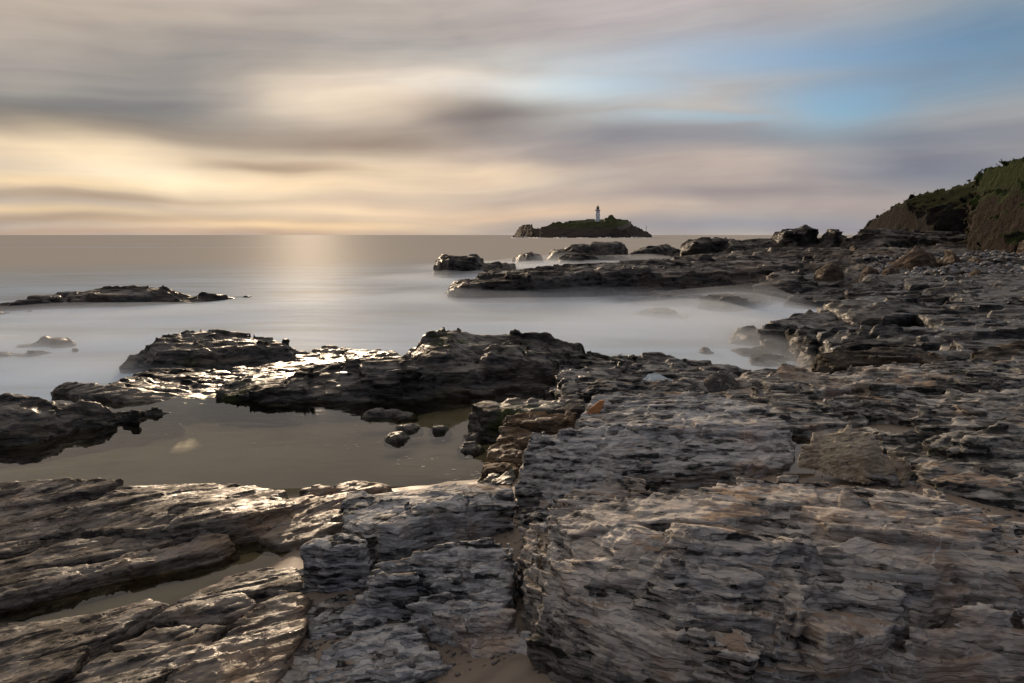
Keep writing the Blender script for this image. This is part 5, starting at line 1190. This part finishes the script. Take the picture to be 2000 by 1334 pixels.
# ------------------------------------------------------------------ spray mist lying on the water round the rocks
def mist():
    B = [(1150, 640, 420, 11, .50), (1400, 655, 170, 8, .5), (1480, 700, 120, 4, .36), (1080, 600, 300, 4, .5), (1330, 600, 240, 4, .5), (880, 590, 160, 5, .45), (1450, 596, 120, 5, .62),
         (230, 616, 420, 5, .34), (40, 680, 300, 6, .42), (110, 742, 240, 3, .42), (290, 728, 160, 2.4, .34), (520, 712, 170, 2, .26), (900, 548, 170, 8, .55), (1110, 522, 200, 12, .75), (1270, 516, 180, 12, 0.6), (680, 640, 360, 10, .12)]
    xs = np.linspace(-60, 60, 150); ys = np.concatenate([np.linspace(15.2, 60, 90), np.linspace(61, 135, 45)])
    X, Y = np.meshgrid(xs.astype(np.float32), ys.astype(np.float32), indexing='ij')
    base = np.zeros_like(X)
    for px, py, rx, ry, hh in B:
        x, y, _ = P(px, py, 0)
        g = np.exp(-(((X - x) / (rx / FPX * y)) ** 2 + ((Y - y) / ry) ** 2))
        base = base + (hh * g) ** 2
    base = np.sqrt(base)
    labels = ['dense white mist hugging the water', 'thin white mist hanging over the denser layer', 'faintest veil of spray above the misty water']
    for i, (sc, den) in enumerate(((0.5, 0.26), (1.0, 0.13), (1.9, 0.06))):
        nz = vnoise(X * .16 + 7 * i, Y * .22, X * 0 + 3 * i) * .75 + vnoise(X * .5, Y * .6 + 5 * i, X * 0 + 5) * .25
        Z = np.maximum(base * sc * (0.35 + 1.2 * nz) - 0.04, -0.03)
        n, m_ = X.shape; o = n * m_
        top = np.stack([X, Y, Z], -1).reshape(-1, 3); bot = np.stack([X, Y, np.full_like(X, -0.06 - 0.02 * i)], -1).reshape(-1, 3)
        k = np.arange(o).reshape(n, m_)
        q = np.stack([k[:-1, :-1], k[1:, :-1], k[1:, 1:], k[:-1, 1:]], -1).reshape(-1, 4)
        edge = []
        for e, fl in ((k[:, 0], 0), (k[:, -1], 1), (k[0, :], 1), (k[-1, :], 0)):
            s_ = np.stack([e[:-1], e[:-1] + o, e[1:] + o, e[1:]], -1)
            edge.append(s_[:, ::-1] if fl else s_)
        me = mesh_np('sea_mist', np.concatenate([top, bot]), np.concatenate([q, q[:, ::-1] + o] + edge))
        m = bpy.data.materials.new('sea_mist'); m.use_nodes = True
        N = NT(m.node_tree)
        v = N.n('ShaderNodeVolumePrincipled', ins={'Color': (0.955, 0.98, 1.0, 1), 'Density': den, 'Anisotropy': 0.0})
        o_ = N.n('ShaderNodeOutputMaterial'); m.node_tree.links.new(v.outputs[0], o_.inputs['Volume'])
        m.cycles.homogeneous_volume = True
        tag(link('sea_mist', me, m), labels[i], 'mist', kind='stuff')
mist()
def foam_flecks():
    rr = np.random.default_rng(11); V = []; F = []
    for (cx, cy, n, sx, sy) in ((500, 872, 9, 40, 6), (700, 840, 16, 26, 12), (790, 905, 10, 18, 8), (890, 870, 14, 16, 24), (925, 930, 16, 28, 8), (350, 850, 8, 30, 5), (680, 870, 12, 22, 5), (820, 895, 8, 14, 6)):
        for _ in range(n):
            x, y, _z = P(cx + rr.normal() * sx, cy + rr.normal() * sy, 1.0)
            r = 0.006 + 0.016 * rr.random() ** 2; k0 = len(V); k = 7
            V.append((x, y, 1.007))
            for i in range(k):
                a = 6.283 * i / k; q = r * (0.6 + 0.7 * rr.random()); V.append((x + 1.5 * q * math.cos(a), y + q * math.sin(a), 1.003))
            F += [(k0, k0 + 1 + i, k0 + 1 + (i + 1) % k) for i in range(k)]
    tag(link('pool_foam', mesh_np('pool_foam', np.array(V, np.float32), np.array(F)), simple_mat('foam', (0.38, 0.36, 0.31), 0.8)), 'flecks of white foam floating on the tide pool', 'foam', kind='stuff')
foam_flecks()
def grit():
    rr = np.random.default_rng(21)
    ico = np.array([(0, 0, 1), (.9, 0, .1), (.28, .85, .1), (-.72, .53, .1), (-.72, -.53, .1), (.28, -.85, .1), (0, 0, -.6)])
    fc = np.array([(0, 1, 2), (0, 2, 3), (0, 3, 4), (0, 4, 5), (0, 5, 1), (6, 2, 1), (6, 3, 2), (6, 4, 3), (6, 5, 4), (6, 1, 5)])
    V = []; F = []
    for (x0, x1, y0, y1, z, n) in ((560, 1080, 1230, 1334, 1.15, 700), (590, 740, 1080, 1240, 1.2, 250), (960, 1060, 980, 1200, 1.4, 250), (1640, 2000, 1270, 1334, 1.65, 450), (1250, 1600, 900, 960, 1.8, 250), (1640, 2000, 900, 1010, 2.05, 400), (1780, 2000, 1140, 1200, 1.97, 250)):
        for _ in range(n):
            x, y, _z = P(x0 + rr.random() * (x1 - x0), y0 + rr.random() * (y1 - y0), z)
            gz = float(GROUND(np.array([x], np.float32), np.array([y], np.float32))[0])
            r = 0.004 + 0.022 * rr.random() ** 4; a = rr.random() * 6.28
            v = ico * (0.7 + 0.6 * rr.random((7, 1))) * np.array([1.3, .9, .6]) * r
            v = np.c_[v[:, 0] * math.cos(a) - v[:, 1] * math.sin(a), v[:, 0] * math.sin(a) + v[:, 1] * math.cos(a), v[:, 2]]
            F.append(fc + 7 * len(V)); V.append(v + np.array([x, y, gz + r * .2]))
    tag(link('sand_grit', mesh_np('sand_grit', np.concatenate(V), np.concatenate(F)), simple_mat('grit_stone', (0.15, 0.135, 0.12), 0.7, 0.3, 0.7, 9.0)), 'small stones and grit scattered over the sand', 'grit', kind='stuff')
grit()
print('TRIANGLES', NTRI[0], 'SECONDS', round(time.time() - T0, 1))
